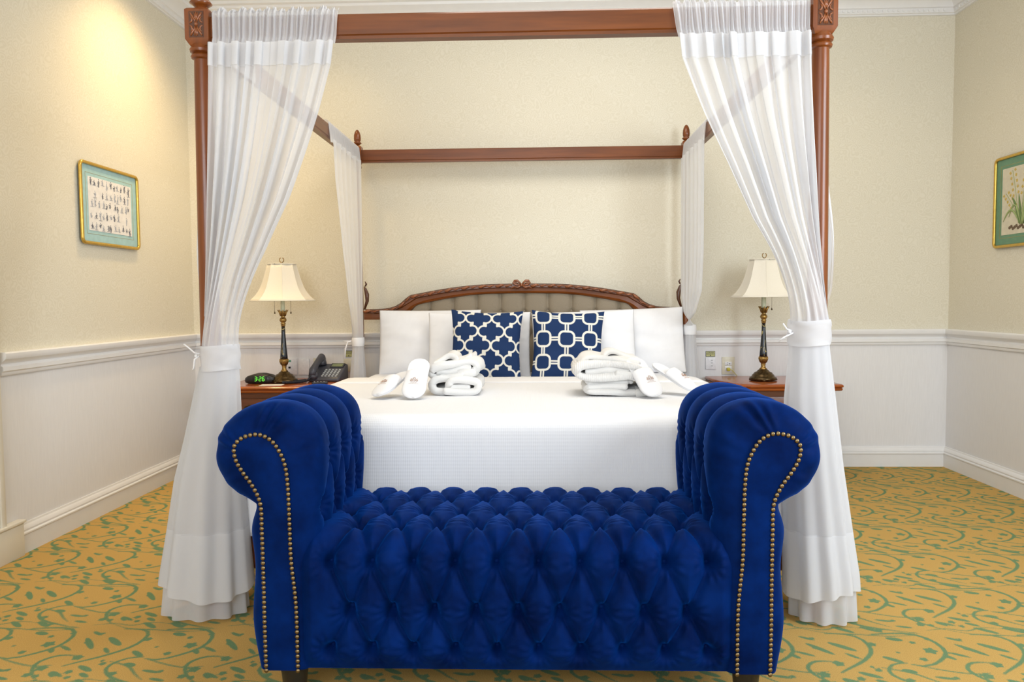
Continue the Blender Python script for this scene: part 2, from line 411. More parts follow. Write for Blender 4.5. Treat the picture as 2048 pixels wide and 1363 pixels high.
BLOBS = [(0.892,2.072,0.0165),(1.262,2.222,0.019),(1.107,2.262,0.013),(1.290,2.30,0.008),(1.215,2.168,0.012),(0.958,2.138,0.016),(1.172,2.362,0.011),
 (1.235,2.275,0.010),(0.985,2.425,0.012),(1.118,2.045,0.012),(1.325,2.405,0.013),(1.055,2.475,0.011),(0.94,2.30,0.008),(1.0,2.02,0.010),(1.25,2.06,0.009),
 (0.925,2.235,0.008),(1.16,2.21,0.007),(0.905,2.40,0.010),(1.045,2.12,0.007)]
def sdf_seg(px, py, a, b):
    vx, vy = b[0]-a[0], b[1]-a[1]; L2 = vx*vx + vy*vy + 1e-12
    t = np.clip(((px-a[0])*vx + (py-a[1])*vy)/L2, 0, 1)
    return np.hypot(px - a[0] - t*vx, py - a[1] - t*vy), t
def tile_sdf(N1=150, N2=125):
    u = np.arange(N1)/N1*TW; v = np.arange(N2)/N2*TH; U, Vv = np.meshgrid(u, v, indexing='ij')
    D = np.full(U.shape, 1.0)
    def put(fn):
        nonlocal D
        for i in range(1, 4):
            for j in range(4, 8): D = np.minimum(D, fn(U + (i)*TW, Vv + (j)*TH))
    for pts, hw in STROKES:
        c, _ = smoothcurve(np.array(pts), 14)
        for k in range(13):
            wv = 1.2*hw*(0.55 + 0.45*math.sin(PI*(k+0.5)/13))
            put(lambda x, y, a=c[k], b=c[k+1], w=wv: sdf_seg(x, y, a, b)[0] - w)
    for a, b, wd in LEAVES:
        def lf(x, y):
            d, t = sdf_seg(x, y, a, b); return d - wd*1.4*np.sqrt(np.clip(4*t*(1-t), 0, 1)) + 0.0012
        put(lf)
    for x0, y0, r in BLOBS:
        def bl(x, y):
            dx, dy = x-x0, y-y0; th = np.arctan2(dy, dx); return np.hypot(dx, dy) - 1.12*r*(0.85 + 0.2*np.cos(5*th + x0*90))
        put(bl)
    return D
def floor():
    D = tile_sdf(); n1, n2 = D.shape
    def grid(x0, x1, y0, y1, h):
        xs = np.arange(x0, x1 + h, h); xs[-1] = x1; ys = np.arange(y0, y1 + h, h); ys[-1] = y1
        return xs, ys
    xs, ys = grid(XL, XR, 1.7, YW, 0.0065)
    X, Y = np.meshgrid(xs, ys, indexing='ij')
    a = (X/TW % 1.0)*n1; b = (Y/TH % 1.0)*n2
    i0 = np.floor(a).astype(int) % n1; j0 = np.floor(b).astype(int) % n2; i1 = (i0+1) % n1; j1 = (j0+1) % n2; fa = a-np.floor(a); fb = b-np.floor(b)
    S = D[i0, j0]*(1-fa)*(1-fb) + D[i1, j0]*fa*(1-fb) + D[i0, j1]*(1-fa)*fb + D[i1, j1]*fa*fb
    V = np.stack([X.ravel(), Y.ravel(), np.zeros(X.size)], 1)
    nv = len(ys); nu = len(xs)
    idx = np.arange(nu*nv).reshape(nu, nv)
    Fq = np.stack([idx[:-1, :-1], idx[1:, :-1], idx[1:, 1:], idx[:-1, 1:]], -1).reshape(-1, 4)
    # plain slab under it and out to behind the camera
    base = len(V); Vb = [(XL, -1.9, 0), (XR, -1.9, 0), (XR, 1.7, 0), (XL, 1.7, 0), (XL, -1.9, -0.05), (XR, -1.9, -0.05), (XR, YW, -0.05), (XL, YW, -0.05)]
    V = np.vstack([V, np.array(Vb)]); S = np.r_[S.ravel(), np.full(8, 0.02)]
    Fc = Fq.tolist() + [[base, base+1, base+2, base+3], [base+7, base+6, base+5, base+4]]
    tag(mesh('floor', V, Fc, M['carpet'], None, False, attr=S), kind='structure')
floor()

def molding(name, side, prof, m, y0=-1.9, kind='structure'):
    """prof: (offset from the wall, z); mitred where walls meet"""
    V = []; n = len(prof)
    for e in (0, 1):
        for d, z in prof:
            if side == 'back': V.append(((XL + d) if e == 0 else (XR - d), YW - d, z))
            elif side == 'left': V.append((XL + d, y0 if e == 0 else YW - d, z))
            else: V.append((XR - d, y0 if e == 0 else YW - d, z))
    Fc = [[i, i+1, n+i+1, n+i] for i in range(n-1)] + [[n-1, 0, n, 2*n-1], list(range(n))[::-1], list(range(n, 2*n))]
    return tag(mesh(name, V, Fc, m, None, True, angle=28), kind=kind)
BASE = [(0, 0), (0.020, 0), (0.020, 0.078), (0.024, 0.082), (0.024, 0.088), (0.016, 0.092), (0.018, 0.100), (0.014, 0.112), (0.008, 0.118), (0.006, 0.126), (0, 0.126)]
RAIL = [(0, 0.762), (0.010, 0.764), (0.014, 0.772), (0.014, 0.778), (0.022, 0.784), (0.022, 0.800), (0.012, 0.806), (0.012, 0.812), (0.020, 0.822), (0.032, 0.832), (0.036, 0.842), (0.036, 0.856), (0.030, 0.861), (0, 0.861)]
CROWN = [(0, 2.763), (0.012, 2.765), (0.012, 2.772), (0.022, 2.776), (0.022, 2.802), (0.030, 2.806), (0.034, 2.818), (0.050, 2.836), (0.074, 2.850), (0.090, 2.860), (0.094, 2.874), (0.112, 2.880), (0.116, 2.894), (0.140, 2.902), (0.140, 2.93), (0, 2.93)]
for sd in ('back', 'left', 'right'):
    molding('baseboard_' + sd, sd, BASE, M['trim'], 3.04 if sd == 'left' else -1.9)
molding('trim_1', 'back', RAIL, M['trim']); molding('trim_2', 'left', RAIL, M['trim'], 2.965); molding('trim_3', 'right', RAIL, M['trim'])
c1 = molding('trim_4', 'back', CROWN, M['trim']); molding('trim_5', 'left', CROWN, M['trim']); c3 = molding('trim_6', 'right', CROWN, M['trim'])
bd = MB()
for i in range(int((XR - XL - 0.08)/0.03)):
    x = XL + 0.05 + i*0.03; bd.box((x-0.006, YW-0.027, 2.783), (x+0.006, YW-0.021, 2.796))
tag(bd.build('dentil', M['trim']), kind='structure'); bpy.data.objects['dentil'].name = 'trim_7'
bd = MB()
for i in range(70):
    y = 2.6 + i*0.03; bd.box((XR-0.027, y-0.006, 2.783), (XR-0.021, y+0.006, 2.796))
o = bd.build('trim_8', M['trim']); tag(o, kind='structure')
# door casing at the near end of the left wall
m_ = MB(); m_.box((XL, 2.80, 0.15), (XL+0.022, 2.930, 2.77), 0.004).box((XL, 2.910, 0.15), (XL+0.030, 2.938, 2.77), 0.006)
m_.box((XL, 2.80, 0), (XL+0.034, 3.030, 0.140), 0.003).box((XL, 2.80, 0.140), (XL+0.040, 3.040, 0.152), 0.004)
tag(m_.build('trim_9', M['casing']), kind='structure')

# ================================================================ FOUR-POSTER BED
bed = thing('four_poster_bed', 'dark reddish wooden four-poster bed with canopy rails and tufted headboard', 'bed', (0, 3.53, 0))
YF, YR = 2.46, 4.60
def post(px, py, front):
    r = 0.0275 if front else 0.0165; b = 0.0385 if front else 0.027
    zt = 1.895 if front else 1.905
    k = r/0.0275
    prof = [(r*1.15, 0.42), (r*1.25, 0.45), (r*1.05, 0.48), (r*1.12, 0.60), (r*1.18, 0.9), (r*1.12, 1.3), (r*0.98, 1.80), (r*0.95, 1.848), (r*1.22, 1.852), (r*1.30, 1.858), (r*1.2, 1.864),
            (r*1.05, 1.867), (r*1.35, 1.872), (r*1.42, 1.880), (r*1.3, 1.886), (r*1.2, zt)]
    m = MB(); m.lathe(prof, (px, py), 40)
    m.box((px-0.030, py-0.030, 0), (px+0.030, py+0.030, 0.42), 0.005)
    p = m.build('post', M['wood_z'], bed)
    # block with chamfered foot
    q = MB(); z0, z1 = zt, 2.0
    rings = [(b*0.72, z0-0.006), (b, z0+0.012), (b, z1), (b*0.86, z1+0.006)]
    V = []
    for h, z in rings: V += [(px-h, py-h, z), (px+h, py-h, z), (px+h, py+h, z), (px-h, py+h, z)]
    Fc = [[i*4+j, i*4+(j+1) % 4, (i+1)*4+(j+1) % 4, (i+1)*4+j] for i in range(3) for j in range(4)] + [[3, 2, 1, 0], [12, 13, 14, 15]]
    q.add(V, Fc); blk = q.build('block', M['wood_z'], p)
    if front:
        zc = (z0 + z1)/2 + 0.004; yf = py - b
        MB().box((px-0.024, yf-0.0012, zc-0.041), (px+0.024, yf+0.002, zc+0.041)).build('carved_panel', M['wood_dark'], p)
        cv = MB(); y = yf - 0.002
        for sx in (-1, 1):
            for sz in (-1, 1):
                def P(x, z): return (px + sx*x, y, zc + sz*z)
                cv.tube([P(0.002, 0.006), P(0.006, 0.016), P(0.013, 0.027), P(0.019, 0.036), P(0.021, 0.033)], [0.0022, 0.0032, 0.0038, 0.0028, 0.001], 6)
                cv.tube([P(0.001, 0.012), P(0.003, 0.024), P(0.006, 0.037)], [0.003, 0.0036, 0.001], 6)
                cv.tube([P(0.021, 0.004), P(0.014, 0.008), P(0.012, 0.017), P(0.018, 0.024)], [0.0022, 0.003, 0.003, 0.001], 6)
        cv.tube([(px, y, zc+0.014), (px, y, zc+0.038)], [0.004, 0.002], 6).tube([(px, y, zc-0.014), (px, y, zc-0.038)], [0.004, 0.002], 6)
        cv.sphere((px, y, zc), 0.0065, 10, 6)
        cv.build('acanthus_carving', M['wood_carve'], p, True)
    f = MB(); z = 2.006; s = 1.0 if not front else 1.35
    f.lathe([(0.012*s, z-0.004), (0.011*s, z+0.004*s), (0.018*s, z+0.012*s), (0.026*s, z+0.018*s), (0.022*s, z+0.024*s), (0.015*s, z+0.027*s), (0.020*s, z+0.032*s), (0.0215*s, z+0.048*s),
             (0.020*s, z+0.068*s), (0.015*s, z+0.085*s), (0.008*s, z+0.097*s), (0.001, z+0.101*s)], (px, py), 28)
    f.build('finial', M['wood_z'], p, True)
for px in (-1.0, 1.0):
    post(px, YF, True); post(px, YR, False)
def rail_prof(y0, y1, z0=1.903, z1=1.982):
    return [(y0, z0+0.014), (y0+0.004, z0+0.010), (y0+0.004, z0), (y1-0.004, z0), (y1-0.004, z0+0.010), (y1, z0+0.014), (y1, z1-0.006), (y1-0.005, z1), (y0+0.005, z1), (y0, z1-0.006)]
MB().prism(rail_prof(YF-0.022, YF+0.022), 0, -0.965, 0.965).build('canopy_rail', M['wood_x'], bed)
MB().prism(rail_prof(YR-0.018, YR+0.018, 1.905), 0, -0.975, 0.975).build('canopy_rail', M['wood_x'], bed)
for sx in (-1, 1):
    MB().prism(rail_prof(sx*1.0-0.018, sx*1.0+0.018), 1, YF+0.035, YR-0.025).build('canopy_rail', M['wood_y'], bed)
    MB().box((sx*0.985-0.018, YF+0.03, 0.16), (sx*0.985+0.018, YR-0.02, 0.34), 0.004).build('side_rail', M['wood_y'], bed)
MB().box((-0.97, YF+0.040, 0.14), (0.97, YF+0.075, 0.30), 0.004).build('foot_rail', M['wood_x'], bed)
MB().box((-0.94, YF+0.08, 0.20), (0.94, YR-0.06, 0.30), 0.01).build('slat_base', M['black_foot'], bed)
# headboard outline (x >= 0 half), outer and inner edges
OUT = [(0, 1.160), (0.25, 1.155), (0.45, 1.135), (0.62, 1.106), (0.69, 1.092), (0.715, 1.070), (0.76, 1.035), (0.82, 1.016), (0.89, 1.010), (0.975, 1.010)]
INN = [(0, 1.100), (0.25, 1.095), (0.42, 1.076), (0.60, 1.043), (0.645, 1.030), (0.672, 1.005), (0.71, 0.975), (0.76, 0.955), (0.80, 0.935), (0.805, 0.55)]
oc, _ = smoothcurve(np.array(OUT), 60); ic, _ = smoothcurve(np.array(INN[:-1]), 60)
def headboard():
    yb = 4.60; V = []; n = 60
    prof = [(0.0, 0.0), (0.0, -0.018), (0.10, -0.030), (0.35, -0.030), (0.42, -0.022), (0.75, -0.026), (0.88, -0.040), (0.97, -0.036), (1.0, -0.020), (1.0, 0.0)]
    cols = []
    for s in (1, -1):
        rng = range(n-1, -1, -1) if s == -1 else range(1, n)
        seq = []
        for i in rng:
            a = oc[i]; b = ic[i]; seq.append([(s*(a[0]*(1-t) + b[0]*t), yb + d, a[1]*(1-t) + b[1]*t) for t, d in prof])
        if s == -1: left = seq
        else: right = seq
    seq = left + right; V = [p for c in seq for p in c]; k = len(prof)
    fr = mesh('headboard_frame', V, grid_faces(len(seq), k) + [list(range(k)), list(range(len(V)-k, len(V)))[::-1]], M['wood_x'], bed, True, angle=35)
    for s in (-1, 1):
        xa, xb = sorted((s*0.79, s*0.975)); MB().box((xa, yb-0.022, 0.945), (xb, yb, 1.0), 0.003).build('headboard_shoulder', M['wood_x'], bed)
        xa, xb = sorted((s*0.795, s*0.83)); MB().box((xa, yb-0.028, 0.30), (xb, yb, 0.95), 0.004).build('headboard_stile', M['wood_x'], bed)
    # ribbon carving along the top edge
    rbs = {-1: MB(), 1: MB()}
    full = [(-x, z) for x, z in oc[::-1]] + [(x, z) for x, z in oc[1:]]
    full, tl = smoothcurve(np.array(full), 800)
    step = 800/tl
    N_ = int(tl/0.052)
    for i in range(N_):
        c = full[int((i + 0.5)/N_*799)]; q = full[min(799, int((i+0.5)/N_*799)+4)]; t = (q-c)/np.linalg.norm(q-c); nrm = np.array([-t[1], t[0]])
        cc = c - nrm*0.012
        if abs(cc[0]) < 0.05: continue
        hl = 0.022 if i % 2 else 0.027; rb = rbs[-1 if cc[0] < 0 else 1]
        pts = [(cc[0] + t[0]*u, yb-0.031-0.004*math.cos(u/hl*PI/2), cc[1] + t[1]*u + nrm[1]*0.004*math.sin(u/hl*PI)) for u in np.linspace(-hl, hl, 7)]
        rb.tube(pts, [0.002, 0.0065, 0.0085, 0.009, 0.0085, 0.0065, 0.002] if i % 2 == 0 else [0.002, 0.004, 0.005, 0.0055, 0.005, 0.004, 0.002], 8)
    for s in (-1, 1): rbs[s].build('ribbon_carving', M['wood_carve'], fr, True)
    gr = MB()
    for dz in (0.0225, 0.001):
        gr.tube([(p[0], yb-0.030, p[1]-dz) for p in full[::16]], 0.0016, 5)
    gr.build('groove_line', M['wood_dark'], fr, True)
    bow = MB(); y = yb-0.038
    for s in (-1, 1):
        bow.tube([(0, y, 1.150), (s*0.012, y-0.006, 1.166), (s*0.026, y-0.004, 1.177), (s*0.042, y, 1.176), (s*0.050, y, 1.164), (s*0.040, y-0.004, 1.154), (s*0.020, y-0.004, 1.150), (0, y, 1.150)], [0.004, 0.006, 0.008, 0.008, 0.007, 0.006, 0.005, 0.004], 8)
        bow.tube([(s*0.02, y, 1.160), (s*0.034, y-0.004, 1.166), (s*0.040, y, 1.162)], [0.003, 0.005, 0.003], 6)
        bow.tube([(0, y, 1.150), (s*0.022, y-0.004, 1.136), (s*0.045, y-0.002, 1.140), (s*0.066, y, 1.130)], [0.005, 0.006, 0.005, 0.002], 8)
        bow.tube([(s*0.01, y, 1.140), (s*0.035, y, 1.130)], [0.004, 0.003], 6)
    bow.sphere((0, y-0.004, 1.150), 0.009, 10, 6)
    bow.build('bow_carving', M['wood_carve'], fr, True)
    # leafy brackets where the headboard meets the posts
    for s in (-1, 1):
        lf = MB()
        lf.tube([(s*0.972, yb-0.01, 1.01), (s*0.955, yb-0.012, 1.06), (s*0.955, yb-0.012, 1.10), (s*0.965, yb-0.012, 1.135), (s*0.972, yb-0.012, 1.15)], [0.006, 0.011, 0.014, 0.009, 0.003], 8)
        lf.tube([(s*0.965, yb-0.012, 1.15), (s*0.958, yb-0.012, 1.165), (s*0.966, yb-0.012, 1.18)], [0.005, 0.006, 0.003], 8)
        lf.build('leaf_bracket', M['wood_dark'], bed, True)
headboard()

# ---- tufting: distance to the nearest crease, with pits at the buttons
def tuft_field(U, W, buttons, segs, A, wc, B, wb, wr=0.0):
    d = np.full(U.shape, 9.0)
    for a, b in segs: d = np.minimum(d, sdf_seg(U, W, a, b)[0])
    rb = np.full(U.shape, 9.0); wr_ = np.zeros(U.shape)
    for k, (bx, bw) in enumerate(buttons):
        dx, dw = U-bx, W-bw; r = np.hypot(dx, dw); m = r < rb; rb = np.where(m, r, rb)
        if wr: wr_ = np.where(m, np.sin(13*np.arctan2(dw, dx) + k*1.7)*np.exp(-((r-0.030)/0.020)**2), wr_)
    dd = np.minimum(d, rb)
    h = A*(1-np.exp(-dd/wc)) - B*np.exp(-(rb/wb)**2) + wr*wr_
    return h
def tuft_panel():
    xs = np.linspace(-0.80, 0.80, 330); out = []
    nz = 70; X = np.repeat(xs[:, None], nz, 1)
    top = np.interp(np.abs(xs), ic[:, 0], ic[:, 1]); top = np.where(np.abs(xs) > 0.79, 0.94, top)
    Z = top[:, None]*np.linspace(0, 1, nz)[None, :] + 0.62*(1-np.linspace(0, 1, nz)[None, :])
    P = 0.145; bt = []; sg = []
    for k in range(-5, 6):
        x = k*P + 0.015
        bt.append((x, 0.992)); sg.append(((x, 0.992), (x, 1.2)))
        for s in (-1, 1):
            sg.append(((x, 0.992), (x + s*P/2, 0.89))); sg.append(((x + s*P/2, 0.89), (x, 0.78)))
        bt.append((x + P/2, 0.89)); bt.append((x, 0.78))
    sc = 1.0
    bt = [(x*sc, z) for x, z in bt]; sg = [((a[0]*sc, a[1]), (b[0]*sc, b[1])) for a, b in sg]
    extra = []
    bt += extra
    h = tuft_field(X, Z, bt, sg, 0.022, 0.016, 0.012, 0.010, 0.001)
    Y = 4.598 - h - 0.004
    V = np.stack([X.ravel(), Y.ravel(), Z.ravel()], 1)
    pan = mesh('headboard_upholstery', V, [f[::-1] for f in grid_faces(330, nz)], M['taupe'], bed)
    MB().box((-0.80, 4.60, 0.3), (0.80, 4.615, 1.0)).build('headboard_back', M['wood_dark'], bed)
    for x, z in bt:
        t = np.interp(abs(x), ic[:, 0], ic[:, 1])
        if z > t - 0.01 or abs(x) > 0.78 or z < 0.85: continue
        MB().sphere((x, 4.600, z), 0.008, 10, 6, (1, 0.6, 1)).build('button', M['taupe'], pan, True)
tuft_panel()

# ================================================================ BEDDING
def bedspread():
    hw, y0, y1, rc = 0.955, 2.478, 3.90, 0.07
    ztop = lambda y: np.interp(y, [2.4, 3.9], [0.672, 0.655])
    # outline from back-left, along the left side, round the foot, to back-right
    def outline(inset):
        r = max(rc - inset, 0.015); h = hw - inset; f = y0 + inset; P = []
        for y in np.linspace(y1, f + r, 40): P.append((-h, y, -1, 0))
        for t in np.linspace(0, PI/2, 14)[1:]: P.append((-h + r - r*math.cos(t), f + r - r*math.sin(t), -math.cos(t), -math.sin(t)))
        for x in np.linspace(-h + r, h - r, 90)[1:]: P.append((x, f, 0, -1))
        for t in np.linspace(0, PI/2, 14)[1:]: P.append((h - r + r*math.sin(t), f + r - r*math.cos(t), math.sin(t), -math.cos(t)))
        for y in np.linspace(f + r, y1, 40)[1:]: P.append((h, y, 1, 0))
        return np.array(P)
    rings = []
    R_ = 0.060
    for t in np.linspace(0, 1, 9):  # rounding over the edge
        a = t*PI/2; P = outline(0.001 + R_*(1 - math.sin(a))); z = ztop(P[:, 1]) - R_*(1 - math.cos(a))
        rings.append(np.stack([P[:, 0], P[:, 1], z], 1))
    P0 = outline(0.0)
    n = len(P0); s = np.arange(n)/n
    corner = np.exp(-((np.arange(n)-52-0)/9.0)**2) + np.exp(-((np.arange(n)-(n-53))/9.0)**2)
    front = (np.abs(P0[:, 3]) > 0.5)
    zb = np.where(P0[:, 3] < -0.5, 0.262, 0.330) - 0.0*corner
    for t in np.linspace(0, 1, 16)[1:]:
        z = (ztop(P0[:, 1]) - R_)*(1-t) + zb*t
        wv = (0.004*np.sin(s*60) + 0.012*corner*np.sin(np.arange(n)*0.9))*t + 0.004*t
        rings.append(np.stack([P0[:, 0] + P0[:, 2]*wv, P0[:, 1] + P0[:, 3]*wv*0.3, z], 1))
    V = np.concatenate(rings); Fc = [[j*n+i, (j+1)*n+i, (j+1)*n+i+1, j*n+i+1] for j in range(len(rings)-1) for i in range(n-1)]
    top = list(range(n)); 
    # top filled by strips across the bed, so it can dip gently
    m2 = n//2
    for i in range(m2-1):
        if i+1 < n-2-i: Fc.append([i, i+1, n-2-i, n-1-i])
    o = mesh('bedspread', V, Fc, M['quilt'], None, True, angle=50)
    md = o.modifiers.new('thick', 'SOLIDIFY'); md.thickness = 0.008; md.offset = -1
    tag(o, 'white waffle-weave bedspread covering the four-poster bed', 'bedspread')
bedspread()
def sheet():
    xs = np.linspace(-0.95, 0.95, 80); Y = [3.60, 3.605, 3.62, 3.75, 3.86, 3.885, 3.895, 3.92, 4.10, 4.40, 4.56]
    Z = [0.658, 0.664, 0.666, 0.664, 0.661, 0.657, 0.645, 0.630, 0.622, 0.620, 0.620]
    V = []
    for x in xs:
        e = max(0, (abs(x)-0.86)/0.09); dz = -0.062*e**2.2
        sg = 0.004*math.sin(x*9+1)
        for y, z in zip(Y, Z): V.append((x*(1+0.004), y + sg*(y < 3.9), z + dz))
    # hang down the sides
    rows = np.array(V).reshape(80, len(Y), 3)
    l = rows[0].copy(); l[:, 2] = 0.36; l[:, 0] -= 0.012; r = rows[-1].copy(); r[:, 2] = 0.36; r[:, 0] += 0.012
    rows = np.concatenate([l[None], rows, r[None]]); 
    o = mesh('bed_sheet', rows.reshape(-1, 3), grid_faces(82, len(Y)), M['linen'], None, True, angle=60)
    md = o.modifiers.new('thick', 'SOLIDIFY'); md.thickness = 0.004; md.offset = -1
    tag(o, 'smooth white bed sheet folded back over the top of the bedspread', 'sheet')
    m = MB().box((-0.935, 2.52, 0.31), (0.935, 4.55, 0.600), 0.05).build('mattress', M['linen'])
    tag(m, 'thick white mattress under the bedspread and sheet', 'mattress')
sheet()

def cushion_mesh(W, H, T, seed, concave=0.045, N=110, wr=0.004):
    rg = np.random.RandomState(seed); ph = rg.rand(12)*6.28
    u = np.linspace(-1, 1, N); U, Vv = np.meshgrid(u, u, indexing='ij')
    X = U*W/2*(1 - concave*(1-Vv**2)*np.abs(U)**3); Z = Vv*H/2*(1 - concave*(1-U**2)*np.abs(Vv)**3)
    th = T/2*((1-np.abs(U)**2.6)*(1-np.abs(Vv)**2.6))**0.55
    wrk = wr*(np.sin(U*5+Vv*7+ph[0]) + np.sin(U*11-Vv*4+ph[1])*0.6 + np.sin(Vv*13+U*3+ph[2])*0.4)*(1-U**2)*(1-Vv**2)
    edge = np.exp(-(1-np.abs(U))/0.12)*np.sin(Vv*26+ph[3]) + np.exp(-(1-np.abs(Vv))/0.12)*np.sin(U*24+ph[4])
    wrk = wrk + wr*0.7*edge*(1-U**6)*(1-Vv**6)
    F1 = np.stack([X, -th - wrk*(th > 1e-4), Z], -1).reshape(-1, 3); F2 = np.stack([X, th, Z], -1).reshape(-1, 3)
    f = grid_faces(N, N); n = N*N
    return np.vstack([F1, F2]), f + [[i + n for i in q][::-1] for q in f], (U, Vv)
def place(o, loc, rx, rz=0, ry=0):
    o.location = loc; o.rotation_euler = Euler((rx, ry, rz), 'XYZ')
def pillow(W, H, T, seed, loc, rx, label, rz=0, ry=0):
    V, Fc, _ = cushion_mesh(W, H, T, seed, 0.02, 90)
    root = bpy.data.objects.new('pillow', None)
    o = mesh('pillow', V, Fc, M['linen']); bm = bmesh.new(); bm.from_mesh(o.data); bmesh.ops.remove_doubles(bm, verts=bm.verts, dist=1e-4); bm.to_mesh(o.data); bm.free()
    bpy.data.objects.remove(root)
    place(o, loc, rx, rz, ry); tag(o, label, 'pillow', 'white pillows against the headboard'); return o
# outer pair behind, inner pair in front
pillow(0.62, 0.395, 0.13, 1, (-0.555, 4.490, 0.808), -0.16, 'white pillow at the left end of the headboard, behind the other one')
pillow(0.62, 0.395, 0.13, 2, (0.665, 4.490, 0.808), -0.16, 'white pillow at the right end of the headboard, partly behind its neighbour', 0, -0.03)
pillow(0.60, 0.385, 0.12, 3, (-0.245, 4.350, 0.800), -0.20, 'white pillow directly behind the navy quatrefoil-trellis cushion')
pillow(0.60, 0.385, 0.12, 4, (0.365, 4.350, 0.803), -0.20, 'white pillow directly behind the navy linked-squares cushion', 0, -0.03)

def trellis(x, z):   # x, z in units of the horizontal period
    hy = 0.547; c = 0.275; r = 0.212
    def fold(a, p): a = np.abs((a + p/2) % p - p/2); return a
    qx, qy = fold(x, 1.0), fold(z, 2*hy)
    def cur(X, Y):
        d = np.abs(np.hypot(X-c, Y) - r); d = np.where(X > 0.21, d, 9.0)
        d = np.minimum(d, sdf_seg(X, Y, (0.21, 0.20), (0.21, hy/2))[0])
        return np.minimum(d, sdf_seg(X, Y, (0.21, hy/2), (0.25, hy/2))[0])
    return np.minimum(cur(qx, qy), cur(0.5-qx, hy-qy)) - 0.034
def linked(x, z):
    qx = np.abs((x + 0.5) % 1.0 - 0.5); qz = np.abs((z + 0.5) % 1.0 - 0.5)
    k = 0.16; bx = np.maximum(qx-(0.27-k), 0); bz = np.maximum(qz-(0.27-k), 0); box = np.hypot(bx, bz) + np.minimum(np.maximum(qx-(0.27-k), qz-(0.27-k)), 0) - k
    ring = np.abs(box - 0.045) - 0.045
    bar = np.minimum(np.maximum(np.abs(qx-0.055)-0.033, 0.0 - box), np.maximum(np.abs(qz-0.055)-0.033, 0.0 - box))
    return np.minimum(ring, bar)
def throw(seed, fn, loc, rx, label, per, off, rz=0, ry=0):
    V, Fc, (U, Vv) = cushion_mesh(0.41, 0.41, 0.13, seed, 0.085, 180)
    X, Z = U*0.2025, Vv*0.2025
    S = fn(X/per + off[0], Z/per + off[1])*per
    S = np.r_[S.ravel(), S.ravel()]
    o = mesh('throw_cushion', V, Fc, M['navy'], attr=S, smooth=True)
    bm = bmesh.new(); bm.from_mesh(o.data); bmesh.ops.remove_doubles(bm, verts=bm.verts, dist=1e-4); bm.to_mesh(o.data); bm.free()
    place(o, loc, rx, rz, ry); tag(o, label, 'cushion', 'navy and white patterned cushions'); return o
throw(11, trellis, (-0.194, 4.18, 0.803), -0.22, 'navy cushion with white quatrefoil trellis pattern standing on the bed', 0.146, (0.30, 0.05), 0, 0.03)
throw(12, linked, (0.262, 4.18, 0.797), -0.22, 'navy cushion with white linked rounded squares pattern standing on the bed', 0.131, (0.06, -0.25), 0, 0.03)

# ================================================================ ROBES AND SLIPPERS
def ribbon(path, th, y0, y1, n=90, wob=0.006, seed=0, skew=0.0, drop=0.0):
    """a thick folded layer: 2-D path in x,z with thickness, run along y"""
    c, L_ = smoothcurve(np.array(path), n)
    t = np.gradient(c, axis=0); t /= np.linalg.norm(t, axis=1)[:, None] + 1e-9; nr = np.stack([-t[:, 1], t[:, 0]], 1)
    h = th/2*np.ones(n); h[0] *= 0.3; h[-1] *= 0.3; h[1] *= 0.8; h[-2] *= 0.8
    loop = np.vstack([c + nr*h[:, None], (c - nr*h[:, None])[::-1]]); k = len(loop)
    cen = loop.mean(0); ys = np.linspace(y0, y1, 14); rg = np.random.RandomState(seed); ph = rg.rand(6)*6.3
    V = []
    for j, y in enumerate(ys):
        e = min(j, 13-j)/13; f = 1.0
        for i, (x, z) in enumerate(loop):
            a = i/k*6.283
            V.append((x + wob*math.sin(a*2 + y*23 + ph[0])*0.6 + skew*(y-y0), y + wob*1.2*math.sin(a*3 + ph[1]) , z + wob*0.5*math.sin(a*3 + y*31 + ph[2]) + drop*(y-y0)))
    Fc = []
    for j in range(13):
        for i in range(k): Fc.append([j*k+i, j*k+(i+1) % k, (j+1)*k+(i+1) % k, (j+1)*k+i])
    # end caps as quads between the two sides of the layer
    for j in (0, 13):
        for i in range(n-1):
            q = [j*k+i, j*k+i+1, j*k+k-2-i, j*k+k-1-i]; Fc.append(q if j else q[::-1])
    return np.array(V), Fc
